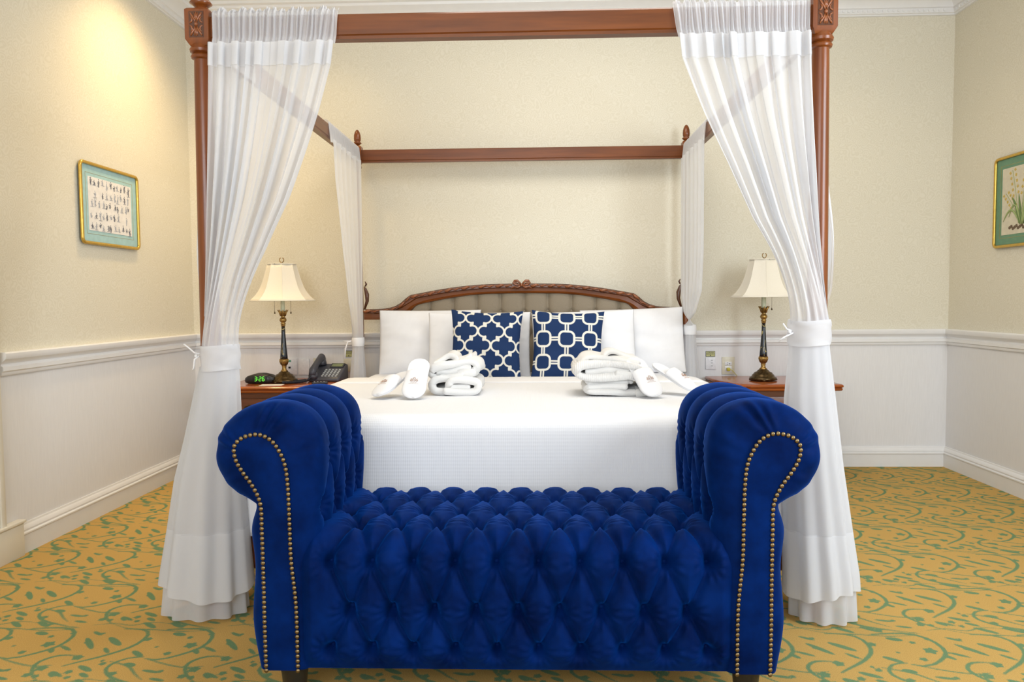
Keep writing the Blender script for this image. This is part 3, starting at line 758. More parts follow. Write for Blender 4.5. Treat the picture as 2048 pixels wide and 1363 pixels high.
def robe_left():
    r = thing('folded_bathrobe', 'white terry bathrobe folded and rolled, in front of the quatrefoil cushion', 'bathrobe', (-0.30, 3.25, 0.665), 'folded white bathrobes on the bed')
    x0, z0 = -0.36, 0.672
    low = [(0.020, 0.012), (0.09, 0.010), (0.155, 0.012), (0.172, 0.030), (0.165, 0.052), (0.12, 0.060), (0.06, 0.058), (0.045, 0.040), (0.055, 0.026), (0.10, 0.027), (0.142, 0.032)]
    V, Fc = ribbon([(x0+0.004+(a+0.045)*0.92, z0+b*0.95) for a, b in low], 0.028, 3.060, 3.290, seed=1)
    mesh('rolled_body', V, Fc, M['towel'], r)
    lowb = [(0.030, 0.012), (-0.02, 0.014), (-0.035, 0.040), (-0.01, 0.064), (0.06, 0.074), (0.11, 0.074)]
    V, Fc = ribbon([(x0+0.004+(a+0.045)*0.92, z0+b*0.95) for a, b in lowb], 0.030, 3.070, 3.310, seed=2)
    mesh('rolled_side', V, Fc, M['towel'], r)
    up = [(0.17, 0.080), (0.10, 0.078), (0.02, 0.070), (-0.035, 0.075), (-0.045, 0.100), (-0.01, 0.118), (0.06, 0.124), (0.13, 0.128), (0.165, 0.116), (0.172, 0.096), (0.15, 0.088)]
    V, Fc = ribbon([(x0+0.004+(a+0.045)*0.92, z0+b*0.95+0.002+0.06*a) for a, b in up], 0.030, 3.080, 3.310, seed=3, wob=0.008)
    mesh('folded_top', V, Fc, M['towel'], r)
    core = [(-0.02, 0.096), (0.06, 0.098), (0.14, 0.102)]
    V, Fc = ribbon([(x0+0.004+(a+0.045)*0.92, z0+b*0.95+0.06*a) for a, b in core], 0.036, 3.085, 3.300, seed=4); mesh('inner_fold', V, Fc, M['towel'], r)
    col = [(-0.03, 0.125), (0.0, 0.140), (0.035, 0.158), (0.062, 0.152), (0.070, 0.136), (0.10, 0.140), (0.145, 0.158)]
    V, Fc = ribbon([(x0+0.004+(a+0.045)*0.92, z0+b*0.95) for a, b in col], 0.022, 3.130, 3.330, seed=5, wob=0.007)
    mesh('collar', V, Fc, M['towel'], r)
robe_left()
def robe_right():
    r = thing('folded_bathrobe', 'white bathrobe folded with ribbed band, in front of the linked-squares cushion', 'bathrobe', (0.37, 3.25, 0.665), 'folded white bathrobes on the bed')
    x0, z0 = 0.288, 0.672
    l1 = [(0.21, 0.012), (0.12, 0.010), (0.03, 0.012), (0.004, 0.024), (0.02, 0.036), (0.10, 0.038), (0.17, 0.034)]
    V, Fc = ribbon([(x0+a, z0+b*0.88) for a, b in l1], 0.025, 3.020, 3.260, seed=6); mesh('lower_fold', V, Fc, M['towel'], r)
    l2 = [(0.17, 0.054), (0.10, 0.056), (0.03, 0.052), (0.010, 0.062), (0.03, 0.074), (0.12, 0.072), (0.19, 0.060)]
    V, Fc = ribbon([(x0+a, z0+b*0.88) for a, b in l2], 0.022, 3.030, 3.260, seed=7); mesh('middle_fold', V, Fc, M['towel'], r)
    rr = [(0.20, 0.012), (0.25, 0.014), (0.262, 0.04), (0.235, 0.075), (0.19, 0.088), (0.12, 0.096)]
    V, Fc = ribbon([(x0+a, z0+b*0.88) for a, b in rr], 0.030, 3.010, 3.280, seed=8); mesh('rolled_side', V, Fc, M['towel'], r)
    u = [(0.20, 0.088), (0.12, 0.086), (0.02, 0.082), (-0.028, 0.094), (-0.036, 0.116), (-0.012, 0.136), (0.06, 0.142), (0.14, 0.138), (0.20, 0.124), (0.225, 0.105)]
    V, Fc = ribbon([(x0+a, z0+b*0.88) for a, b in u], 0.030, 3.010, 3.260, seed=9); mesh('ribbed_band', V, Fc, M['towel_rib'], r, label='ribbed white band')
    c = [(0.0, 0.110), (0.10, 0.114), (0.18, 0.108)]
    V, Fc = ribbon([(x0+a, z0+b*0.88) for a, b in c], 0.036, 3.020, 3.250, seed=10); mesh('inner_fold', V, Fc, M['towel'], r)
    t = [(-0.02, 0.140), (0.0, 0.166), (0.03, 0.170), (0.09, 0.160), (0.16, 0.156), (0.22, 0.138)]
    V, Fc = ribbon([(x0+a, z0+b*0.88) for a, b in t], 0.022, 3.050, 3.300, seed=11, wob=0.007); mesh('folded_top', V, Fc, M['towel'], r)
    k = [(0.085, 0.165), (0.10, 0.184), (0.13, 0.184), (0.18, 0.166), (0.23, 0.150)]
    V, Fc = ribbon([(x0+a, z0+b*0.88) for a, b in k], 0.018, 3.140, 3.320, seed=12, wob=0.005); mesh('collar', V, Fc, M['towel'], r)
robe_right()

def build_slipper(label):
    """local: sole in the xy plane, toe at -y, upper bulging to +z; origin at the toe tip"""
    r = thing('slipper', label, 'slipper', (0, 0, 0), 'white hotel slippers on the bed', local=True)
    Lh, wd = 0.212, 0.0455
    def half(v):  # v 0..1 from toe to heel
        y = v*Lh
        w_ = wd*(0.97 + 0.06*math.cos(v*PI*1.3))
        if v < 0.24: w_ *= math.sqrt(max(0, 1-((0.24-v)/0.24)**2.2))
        if v > 0.78: w_ *= math.sqrt(max(0, 1-((v-0.78)/0.22)**2.2))
        return w_
    vs = np.r_[0, 0.012, 0.03, 0.06, np.linspace(0.1, 0.9, 24), 0.94, 0.97, 0.988, 1.0]
    left = [(-half(v), v*Lh) for v in vs]; right = [(half(v), v*Lh) for v in vs[::-1]][1:-1]
    poly = left + right; n = len(poly)
    V = []; lv = [(0.96, 0.0), (1.0, 0.003), (1.0, 0.010), (0.97, 0.013)]
    for s, z in lv: V += [(x*s, (y-Lh/2)*s + Lh/2, z) for x, y in poly]
    Fc = [[j*n+i, j*n+(i+1) % n, (j+1)*n+(i+1) % n, (j+1)*n+i] for j in range(3) for i in range(n)] + [list(range(n))[::-1], list(range(3*n, 4*n))]
    mesh('sole', V, Fc, M['slipper'], r, angle=40)
    pp = MB(); pp.tube([(x*1.0, y, 0.0105) for x, y in poly], 0.0032, 6, closed=True); pp.build('piping', M['slipper'], r, True)
    # upper covering the toe 60 per cent
    nu, nv = 30, 26; U = np.linspace(0, 1, nu); T = np.linspace(0, PI, nv); V = []
    for u in U:
        v = 0.001 + u*0.60; h = half(v)*1.0; hh = 0.030*math.sin(min(1, (u*0.9+0.06))*PI/2)**0.8
        for t in T: V.append((-h*math.cos(t), v*Lh, 0.008 + hh*math.sin(t)**0.75))
    up = mesh('upper', V, [f[::-1] for f in grid_faces(nu, nv)], M['slipper'], r)
    md = up.modifiers.new('thick', 'SOLIDIFY'); md.thickness = 0.003; md.offset = 1
    # crowned crest with two lines of tiny lettering
    e = MB()
    def onup(x, y):
        v = y/Lh; u = (v-0.001)/0.60; h = half(v); hh = 0.030*math.sin(min(1, (u*0.9+0.06))*PI/2)**0.8
        c = max(-1, min(1, x/h)); return (x, y, 0.0135 + hh*(1-c*c)**0.375)
    def ln(pts, rr=0.0006): e.tube([onup(*p) for p in pts], rr, 5)
    yb = 0.064
    for s in (-1, 1):
        ln([(s*0.001, yb), (s*0.006, yb+0.003), (s*0.008, yb+0.008), (s*0.006, yb+0.012), (s*0.002, yb+0.013)], 0.0007)
        ln([(s*0.009, yb), (s*0.012, yb+0.005), (s*0.010, yb+0.011), (s*0.014, yb+0.013)], 0.0008)
        ln([(s*0.012, yb+0.001), (s*0.016, yb+0.004), (s*0.013, yb+0.008)], 0.0007)
        ln([(s*0.004, yb+0.002), (s*0.003, yb+0.009)], 0.0006)
        ln([(s*0.003, yb+0.015), (s*0.005, yb+0.018)], 0.0006)
    ln([(-0.005, yb+0.015), (0, yb+0.0165), (0.005, yb+0.015)], 0.0006); ln([(0, yb+0.017), (0, yb+0.020)], 0.0007)
    ln([(-0.004, yb+0.006), (0.004, yb+0.008)], 0.0007)
    rg = random.Random(3)
    for hw_, yy, k in ((0.013, yb-0.005, 10), (0.020, yb-0.010, 17)):
        for i in range(k):
            x = -hw_ + (i+0.5)*2*hw_/k
            ln([(x-0.0005, yy-0.0012), (x+0.0005*rg.choice((-1, 1)), yy+0.0012)], 0.00035)
    e.build('crest_print', M['emblem'], up, True, label='brown crowned crest with fine lettering')
    return r
def set_slipper(r, toe, heel, up):
    toe, heel = Vector(toe), Vector(heel); y = (heel-toe).normalized(); z = Vector(up); z = (z - y*z.dot(y)).normalized(); x = y.cross(z)
    r.matrix_world = Matrix(((x.x, y.x, z.x, toe.x), (x.y, y.y, z.y, toe.y), (x.z, y.z, z.z, toe.z), (0, 0, 0, 1)))
s1 = build_slipper('white slipper leaning upright against the left bathrobe, facing forward')
def dslip(label): return dup(s1, label=label)
s2 = dslip('white slipper lying tilted, leftmost of the four on the bed')
s3 = dslip('white slipper leaning on the right side of the right bathrobe')
s4 = dslip('white slipper lying nearest the right edge of the bed, tilted on its side')
set_slipper(s1, (-0.405, 2.925, 0.669), (-0.393, 3.075, 0.800), (0.0, -0.8, 0.6))
set_slipper(s2, (-0.545, 2.94, 0.676), (-0.470, 3.11, 0.745), (-0.40, -0.50, 0.75))
set_slipper(s3, (0.555, 2.94, 0.671), (0.485, 3.07, 0.800), (0.28, -0.74, 0.6))
set_slipper(s4, (0.725, 3.03, 0.682), (0.570, 3.16, 0.785), (0.50, -0.40, 0.75))

# ================================================================ BLUE TUFTED BENCH
bench = thing('chesterfield_bench', 'royal blue velvet deep-buttoned bench with rolled arms at the foot of the bed', 'bench', (0.030, 2.11, 0))
BX = 0.030
PUFF = [(-.640, .110), (-.658, .230), (-.648, .375), (-.656, .470), (-.640, .540), (-.690, .562), (-.728, .600), (-.745, .658), (-.735, .716), (-.700, .760), (-.647, .787),
        (-.580, .795), (-.520, .778), (-.482, .738), (-.468, .680), (-.468, .600), (-.474, .500), (-.480, .400), (-.488, .280), (-.495, .110)]
NAIL = [(-.610, .113), (-.611, .230), (-.611, .350), (-.612, .470), (-.614, .545), (-.632, .590), (-.656, .625), (-.674, .658), (-.678, .690), (-.665, .709), (-.643, .720),
        (-.613, .723), (-.585, .710), (-.565, .685), (-.549, .645), (-.543, .590), (-.541, .500), (-.539, .400), (-.529, .280), (-.528, .113)]
def dense(P, k=22):
    P = np.asarray(P, float); out = []
    for i in range(len(P)-1):
        p0 = P[max(i-1, 0)]; p1 = P[i]; p2 = P[i+1]; p3 = P[min(i+2, len(P)-1)]
        if i in (3, 4): pass
        for t in np.linspace(0, 1, k, endpoint=False):
            if i in (4,):   # keep the notch under the scroll crisp
                out.append(p1*(1-t) + p2*t)
            else: out.append(0.5*((2*p1) + (-p0+p2)*t + (2*p0-5*p1+4*p2-p3)*t*t + (-p0+3*p1-3*p2+p3)*t**3))
    out.append(P[-1]); return np.array(out)
def arm(side):
    sx = 1 if side < 0 else -1
    def tx(P): 
        Q = np.array(P, float).copy()
        if sx < 0: Q[:, 0] = 2*BX - Q[:, 0]
        return Q
    pu, na = dense(PUFF), dense(NAIL); n = len(pu)
    s = np.r_[0, np.cumsum(np.linalg.norm(np.diff(pu, axis=0), axis=1))]
    t = np.gradient(pu, axis=0); t /= np.linalg.norm(t, axis=1)[:, None]; nr = np.stack([-t[:, 1], t[:, 0]], 1)
    y0, y1, rr = 1.852, 2.385, 0.062
    # y stations
    ys = []; bl = []
    for a in np.linspace(0, 1, 14)[0:]: ys.append(y0 + rr*(1-math.cos(a*PI/2))); bl.append(math.sin(a*PI/2))
    mid = np.linspace(y0+rr, y1-0.045, 96)[1:]; ys += list(mid); bl += [1.0]*len(mid)
    for a in np.linspace(0, 1, 8)[1:]: ys.append(y1-0.045 + 0.045*math.sin(a*PI/2)); bl.append(0.45 + 0.55*math.cos(a*PI/2))
    ys = np.array(ys); bl = np.array(bl); m = len(ys)
    def arc(pt):
        return s[np.argmin(np.hypot(pu[:, 0]-pt[0], pu[:, 1]-pt[1]))]
    r1 = arc((-.468, .655)); r2 = arc((-.473, .525)); r3 = arc((-.482, .385)); ro = arc((-.745, .650)); rt = arc((-.61, .793)); ru = arc((-.64, .545)); rl = arc((-.648, .375))
    c1 = [1.985, 2.105, 2.225, 2.345]; c2 = [1.925, 2.045, 2.165, 2.285]
    bt = [(r1, y) for y in c1] + [(r2, y) for y in c2] + [(r3, y) for y in c1] + [(rl, y) for y in (1.99, 2.12, 2.25)]
    sg = []
    for y in c1:
        sg.append(((r1, y), (ro - 0.02, y + 0.0)))
        sg += [((r1, y), (r2, y - 0.06)), ((r3, y), (r2, y - 0.06))]
        if y < 2.3: sg += [((r1, y), (r2, y + 0.06)), ((r3, y), (r2, y + 0.06))]
    U = np.repeat(s[:, None], m, 1); W = np.repeat(ys[None, :], n, 0)
    h = tuft_field(U, W, bt, sg, 0.019, 0.016, 0.032, 0.022, 0.0022) - 0.012
    over = np.clip((U - rt)/(-0.12), 0, 1); h = h*(1-0.5*over)
    # crease to the nail line and gathers round the front of the scroll
    fr = np.clip((W - y0)/0.09, 0, 1)
    onroll = np.exp(-((U - (ru+r1)/2)/((r1-ru)*0.52))**6)
    pat = np.sin(U*118 + 2*np.sin(U*37))*(0.55+0.45*np.sin(U*23)); g2 = 0.0060*onroll*pat*np.exp(-((W-(y0+0.020))/0.022)**2)
    gath = 0.0018*onroll*np.sin(U*110 + 2*np.sin(U*37))*np.exp(-((W-(y0+0.034))/0.030)**2)*(0.6+0.4*np.sin(U*23))
    h = h*fr + gath
    edge = np.clip((s[-1]-U)/0.05, 0, 1)*np.clip(U/0.05, 0, 1)
    h *= edge*0.9 + 0.1
    V = np.zeros((n, m, 3))
    for j in range(m):
        c = na*(1-bl[j]) + pu*bl[j]
        V[:, j, 0] = c[:, 0] + nr[:, 0]*h[:, j]; V[:, j, 1] = ys[j] - g2[:, j]*min(1, j/3); V[:, j, 2] = c[:, 1] + nr[:, 1]*h[:, j]
    # lean the front curve so the roll swells before the panel
    if sx < 0: V[:, :, 0] = 2*BX - V[:, :, 0]
    V = V.reshape(-1, 3); Fc = grid_faces(n, m)
    # close the underside and the back
    Fc.append([i*m + m-1 for i in range(n)])
    Fc += [[j, j+1, (n-1)*m + j+1, (n-1)*m + j] for j in range(m-1)]
    if sx < 0: Fc = [f[::-1] for f in Fc]
    a = mesh('arm', V, Fc, M['velvet'], bench, True)
    # flat scroll panel with soft face
    q = tx(dense(NAIL, 6)); k = len(q); cen = q.mean(0)
    rings = [(1.0, y0+0.012), (1.0, y0+0.0), (0.985, y0-0.003), (0.93, y0-0.004)]
    V = []
    for sc, y in rings:
        for i, p in enumerate(q):
            # shrink towards the panel's own centre line
            cx_ = np.interp(p[1], [0.11, 0.5, 0.56, 0.62, 0.73], [BX-sx*(BX+0.570), BX-sx*(BX+0.577), BX-sx*(BX+0.580), BX-sx*(BX+0.600), BX-sx*(BX+0.620)])
            cz_ = min(p[1], 0.68) if p[1] > 0.2 else p[1]
            V.append((cx_ + (p[0]-cx_)*sc, y, cz_ + (p[1]-cz_)*sc))
    Fc = [[j*k+i, j*k+i+1, (j+1)*k+i+1, (j+1)*k+i] for j in range(3) for i in range(k-1)]
    Fc += [[j*k+k-1, j*k, (j+1)*k, (j+1)*k+k-1] for j in range(3)]
    Fc.append([3*k+i for i in range(k)])
    if sx > 0: Fc = [f[::-1] for f in Fc]
    pan = mesh('scroll_panel', V, Fc, M['velvet'], bench, True, angle=60)
    # nails along the panel edge
    nl, L_ = smoothcurve(np.array(NAIL), 104); nl = tx(nl)
    rest = MB(); proto = None
    picks = set(range(28, 78))
    for i, p in enumerate(nl):
        c = (p[0] + (-0.0035*sx if False else 0), y0-0.004, p[1])
        if i in picks:
            if proto is None:
                proto = MB().sphere((0, 0, 0), 0.0060, 10, 6, (1, 0.7, 1)).build('nail_head', M['brass_nail'], pan, True)
                org = ORG[pan]; proto.location = Vector(c) - org
                # the mesh was built about the bench origin, so recentre it
                for v in proto.data.vertices: v.co += org
                ORGN = org
            else:
                d = proto.copy(); scn.collection.objects.link(d); d.parent = pan; d.location = Vector(c) - ORG[pan]
        else:
            rest.sphere(c, 0.0060, 10, 6, (1, 0.7, 1))
    o = rest.build('nail_heads', M['brass_nail'], pan, True); o['kind'] = 'stuff'
    # velvet covered buttons
    for (u, y) in bt:
        i = np.argmin(np.abs(s-u)); c = pu[i] - nr[i]*0.038
        if i > n-2 or u == rl: continue
        x = c[0] if sx > 0 else 2*BX - c[0]
        MB().sphere((x, y, c[1]), 0.008, 10, 6).build('tuft_button', M['velvet'], a, True)
    return a
arm(-1); arm(1)
def seat():
    x0, x1 = -0.520, 2*BX + 0.520
    path = [(1.868, .112), (1.862, .16), (1.862, .30)]
    for a in np.linspace(0, PI/2, 10): path.append((1.862 + 0.075*(1-math.cos(a)), .372 + 0.075*math.sin(a)))
    path += [(2.05, .450), (2.20, .452), (2.32, .450)]
    for a in np.linspace(0, PI/2, 7)[1:]: path.append((2.33 + 0.045*math.sin(a), .405 + 0.045*math.cos(a)))
    path += [(2.378, .30), (2.378, .112)]
    nv = 250
    P = np.array(path); d = np.r_[0, np.cumsum(np.linalg.norm(np.diff(P, axis=0), axis=1))]
    v = np.linspace(0, d[-1], nv); c = np.stack([np.interp(v, d, P[:, 0]), np.interp(v, d, P[:, 1])], 1)
    t = np.gradient(c, axis=0); t /= np.linalg.norm(t, axis=1)[:, None]; nr = np.stack([-t[:, 1], t[:, 0]], 1)
    nu = 290; xs = np.linspace(x0, x1, nu)
    U = np.repeat(xs[:, None], nv, 1); W = np.repeat(v[None, :], nu, 0)
    rows = [(.052, 0), (.155, 1), (.283, 0), (.415, 1), (.540, 0), (.670, 1), (.800, 0)]
    pt = 0.1075; cx = 0.036; bt = []; R_ = []
    for rv, off in rows:
        xsn = [cx + (k-4)*pt for k in range(9)] if off else [cx + (k-4.5)*pt for k in range(10)]
        R_.append((rv, xsn)); bt += [(x, rv) for x in xsn]
    sg = []
    for (va, xa), (vb, xb) in zip(R_[:-1], R_[1:]):
        for x in xa:
            for q in xb:
                if abs(abs(x-q) - pt/2) < 1e-3: sg.append(((x, va), (q, vb)))
    rgs = random.Random(5)
    h = tuft_field(U, W, bt, sg, 0.024, 0.016, 0.036, 0.019, 0.0024)
    topk = np.clip((W-0.40)/0.10, 0, 1); h = h*(1-0.25*topk) + 0.010
    # a second fold beside each crease on the front
    ex = [((a[0]+0.006, a[1]), (b[0]+0.010, b[1])) for a, b in sg if a[1] < 0.42]
    d2 = np.full(U.shape, 9.0)
    for a, b in ex: d2 = np.minimum(d2, sdf_seg(U, W, a, b)[0])
    h -= 0.0035*np.exp(-(d2/0.004)**2)
    low = np.clip(W/0.05, 0, 1)*np.clip((d[-1]-W)/0.05, 0, 1)*np.clip((U-x0)/0.03, 0, 1)*np.clip((x1-U)/0.03, 0, 1)
    h = h*(0.35 + 0.65*low) - 0.010
    Y = c[None, :, 0] + nr[None, :, 0]*h; Z = c[None, :, 1] + nr[None, :, 1]*h
    V = np.stack([U, Y, Z], -1).reshape(-1, 3)
    Fc = [f[::-1] for f in grid_faces(nu, nv)]
    Fc += [[i for i in range(nv)], [(nu-1)*nv + i for i in range(nv)][::-1]]
    Fc += [[i*nv, i*nv + nv-1, (i+1)*nv + nv-1, (i+1)*nv] for i in range(nu-1)]
    st = mesh('seat', V, [f[::-1] for f in Fc], M['velvet'], bench, True)
    proto = None
    for (x, rv) in bt:
        if rv > 0.75: continue
        j = np.argmin(np.abs(v-rv)); p = c[j] - nr[j]*0.036
        if proto is None:
            proto = MB().sphere((0, 0, 0), 0.0085, 12, 7).build('tuft_button', M['velvet'], st, True)
            for q in proto.data.vertices: q.co += ORG[st]
            b = proto
        else: b = proto.copy(); scn.collection.objects.link(b); b.parent = st
        b.location = Vector((x, p[0], p[1])) - ORG[st]
seat()
for x in (-0.555, 2*BX + 0.565):
    for y in (1.905, 2.33):
        MB().lathe([(0.024, 0.0), (0.027, 0.01), (0.034, 0.085), (0.038, 0.100), (0.038, 0.118)], (x, y), 20).build('foot', M['black_foot'], bench)

# ================================================================ CURTAINS
def build_rows(f, zs, ns):
    """f(s, z) -> (x, y, z)"""
    V = np.zeros((len(zs), ns, 3))
    for i, z in enumerate(zs):
        for j in range(ns): V[i, j] = f(j/(ns-1), z)
    return V
def cloth(name, V, parent, dense=False, fold=None, label=None):
    nz, ns = V.shape[:2]
    return mesh(name, V.reshape(-1, 3), grid_faces(nz, ns), M['sheer_dense' if dense else 'sheer'], parent, True, label=label)
def front_curtain(sx, label, top_x, edge, post_c, tie_z, tie_w, low, hem_z, bot_z, seed):
    """edge: table z -> x of the free edge; low: table z -> (xmin, xmax) below the tie"""
    rg = np.random.RandomState(seed); ph = rg.rand(10)*6.28
    c = thing('bed_curtain', label, 'curtain', (post_c, YF-0.02, 0), 'sheer white curtains tied back at the bed posts')
    ez = [e[0] for e in edge]; ex = [e[1] for e in edge]
    t0, t1 = tie_z   # bottom, top of the tie
    zt = 1.900
    px = sx*0.962
    jit = rg.rand(40)*0.9
    def pleat(s, n):
        v = math.sin(2*PI*n*s + ph[0] + 2.0*math.sin(2*PI*s*1.3 + ph[1]) + 1.3*math.sin(2*PI*s*3.1 + ph[5]))
        return math.copysign(abs(v)**0.7, v)*(0.75 + 0.25*math.sin(11*s + ph[4]))
    nfold = 8.0
    cyf = YF - 0.062
    a_t, b_t = tie_w, 0.056; cy = YF - 0.006; cxt = post_c
    th0, th1 = (PI*1.00, PI*2.0)
    def tiepos(s):
        th = th0 + (th1-th0)*s if sx < 0 else th1 + (th0-th1)*s
        wob = 1 + 0.06*math.sin(2*PI*7*s + ph[2])
        return cxt + a_t*math.cos(th)*wob, cy + b_t*math.sin(th)*wob
    def upper(s, z):
        # s = 0 at the post, 1 at the free edge
        xe = float(interp(z, ez, ex))
        k = np.clip((z - t1)/(zt - t1), 0, 1); xp = sx*(0.950 + 0.022*(1-k))
        amp = 0.010 + 0.016*(1-abs(2*k-1)) + 0.006*(1-k)
        sh = s + 0.018*math.sin(2*PI*nfold*s*2 + ph[3])*(1-0.3*k)*(s*(1-s)*4)
        x = xp + (xe - xp)*sh
        y = cyf - amp*pleat(s, nfold) - 0.012*(1-k)
        xt, yt = tiepos(s)
        wt = (1-k)**3.5
        # compress towards the post: blend to the tie arc
        y = y*(1-wt) + yt*wt; x = x*(1-wt*0.9) + xt*wt*0.9
        return (x, y, z)
    zs = np.linspace(t1 - 0.01, zt - 0.020, 90)[::-1]
    V = build_rows(upper, zs, 240); cloth('sheer_panel', V, c)
    # stiff heading tape just under the rail, in pleated flats
    def tape(s, z):
        x, y, _ = upper(s, z); q = math.sin(2*PI*nfold*s + ph[0] + 1.5*math.sin(2*PI*s*1.3 + ph[1]))
        return (x, y - 0.004, z - 0.01*s*0)
    zs2 = np.linspace(zt - 0.090, zt - 0.016, 8)[::-1]
    V = build_rows(tape, zs2, 240); cloth('heading_tape', V, c, True, label='denser white heading band')
    # gathered pocket around the rail
    def pocket(s, q):
        # q 0 front bottom -> over the rail -> back bottom
        ruf = 0.0035*math.sin(2*PI*23*s + 2*math.sin(9*s+ph[4])) + 0.003*math.sin(2*PI*37*s + ph[5] + q*2)
        yf, yb, top = YF - 0.033, YF + 0.031, 1.987
        if q < 0.42: y = yf - ruf; z = (zt - 0.020) + (top - (zt-0.020))*(q/0.42); y -= 0.012*max(0, 1 - q/0.12)
        elif q < 0.58: t = (q-0.42)/0.16; y = yf + (yb-yf)*t; z = top + 0.012*math.sin(PI*t) + abs(ruf)*2.2 + 0.004*math.sin(31*s)
        else: t = (q-0.58)/0.42; y = yb + ruf; z = top - (top - 1.885)*t
        xe = float(interp(z, ez, ex)); s = s*(1-0.07*np.clip((q-0.45)/0.15, 0, 1)); x = px*0.99 + (xe-px*0.99)*s + 0.003*math.sin(40*s + q*6)*s
        return (x, y, z)
    V = np.zeros((44, 300, 3))
    for i, q in enumerate(np.linspace(0, 1, 44)):
        for j in range(300): V[i, j] = pocket(j/299, q)
    cloth('rail_pocket', V, c)
    # lower skirt
    lz = [l[0] for l in low]; la = [l[1] for l in low]; lb = [l[2] for l in low]
    nf2 = 6.0
    def skirt(s, z, grow=1.0, fz=1.0, off=0.0):
        xa, xb = float(interp(z, lz, la)), float(interp(z, lz, lb)); xm = (xa+xb)/2; hw = (xb-xa)/2*fz
        k = np.clip((t0 - z)/(t0 - bot_z), 0, 1)
        bd = 0.050 + 0.075*k*grow
        th = PI*0.88 + (PI*2.12 - PI*0.88)*s
        rr = 1 - (0.03 + 0.12*k)*(0.5 - 0.5*math.sin(2*PI*nf2*s + ph[6] + 1.2*math.sin(2*PI*s + ph[7]) + off)) 
        x = xm + hw*math.cos(th)*(rr if abs(math.cos(th)) < 0.97 else 1); y = cy + off*0.01 + bd*math.sin(th)*rr - 0.0*k
        return (x, min(y, YF + 0.10), z)
    hem_h = lambda s: 0.018*math.sin(2*PI*1.1*s + ph[8])
    zs = np.linspace(hem_z, t0 + 0.01, 60)[::-1]
    V = build_rows(skirt, zs, 220); cloth('sheer_skirt', V, c)
    zs = np.linspace(bot_z, hem_z + 0.004, 26)[::-1]
    V = build_rows(skirt, zs, 220)
    for j in range(220): V[:, j, 2] += hem_h(j/219)*np.linspace(0, 1, 26)
    cloth('hem', V, c, True, label='doubled white hem')
    # tieback band with its cord
    tb = []
    for i, z in enumerate(np.linspace(t0, t1, 10)):
        sw = 0.0008*math.sin(PI*i/9)
        for j in range(80):
            th = 2*PI*j/80; wv = 0.0016*math.sin(4*th + i*0.5 + 2*math.sin(i*0.8))
            tb.append((cxt + (a_t*1.04+sw+wv)*math.cos(th), cy + (b_t*1.10+sw+wv)*math.sin(th), z + 0.003*math.sin(th*2 + ph[9])))
    Fc = [[i*80+j, i*80+(j+1) % 80, (i+1)*80+(j+1) % 80, (i+1)*80+j] for i in range(9) for j in range(80)]
    tieb = mesh('tieback', tb, Fc, M['sheer_dense'], c)
    xk = cxt - a_t*1.06; zk = (t0+t1)/2
    cd = MB()
    if sx < 0:
        cd.tube([(xk+0.01, cy-0.02, zk+0.01), (xk-0.012, cy-0.025, zk+0.016), (xk-0.035, cy-0.02, zk+0.034), (xk-0.050, cy-0.02, zk+0.045)], 0.0028, 6)
        cd.tube([(xk+0.006, cy-0.03, zk+0.006), (xk-0.008, cy-0.035, zk-0.004), (xk-0.014, cy-0.03, zk-0.034), (xk-0.018, cy-0.03, zk-0.040)], 0.003, 6)
        cd.sphere((xk-0.006, cy-0.028, zk+0.006), 0.006, 8, 6)
    else:
        cd.tube([(xk+0.01, cy-0.02, zk+0.005), (xk-0.012, cy-0.025, zk+0.012), (xk-0.026, cy-0.03, zk+0.030)], 0.0026, 6)
        cd.tube([(xk+0.006, cy-0.03, zk), (xk-0.022, cy-0.035, zk-0.012), (xk-0.040, cy-0.03, zk-0.026)], 0.0024, 6)
        cd.sphere((xk-0.004, cy-0.028, zk+0.004), 0.006, 8, 6)
    cd.build('tie_cord', M['linen'], tieb, True)
    # return panel hanging from the side rail, gathered behind the same post
    ph2 = rg.rand(6)*6.28; sxp = sx*1.0
    def side(s, z):
        k = np.clip((z - t1)/(1.985 - t1), 0, 1)
        yy = YF + 0.045 + 0.36*s; x = sxp + sx*(0.024 + 0.004*math.sin(2*PI*9*s + ph2[0]))
        th = (PI*0.05 + PI*0.9*s); xt = cxt + a_t*0.9*math.cos(th)*1.0; yt = cy + 0.02 + 0.050*math.sin(th)
        wt = (1-k)**1.3
        y = yy*(1-wt) + yt*wt; amp = 0.012*math.sin(2*PI*7*s + ph2[1])*math.sin(PI*min(1, k*1.1))
        xg = sxp + sx*0.022
        return ((x + amp)*(1-wt**4) + (xt*0.4 + xg*0.6)*wt**4 + sx*0.040*math.exp(-((k-0.22)/0.25)**2)*min(1, k*12), y, z)
    V = build_rows(side, np.linspace(t0, 1.985, 50)[::-1], 120); cloth('side_return', V, c)
    def over(s, q):
        x0 = sxp + sx*0.025; x1 = sxp - sx*0.022; y = YF + 0.045 + 0.36*s; r_ = 0.004*math.sin(2*PI*19*s)
        if q < 0.5: t = q/0.5; return (x0 + (x1-x0)*t, y, 1.988 + 0.010*math.sin(PI*t) + abs(r_))
        t = (q-0.5)/0.5; return (x1 - sx*abs(r_), y, 1.988 - 0.10*t)
    V = np.zeros((20, 120, 3))
    for i, q in enumerate(np.linspace(0, 1, 20)):
        for j in range(120): V[i, j] = over(j/119, q)
    cloth('side_rail_pocket', V, c)
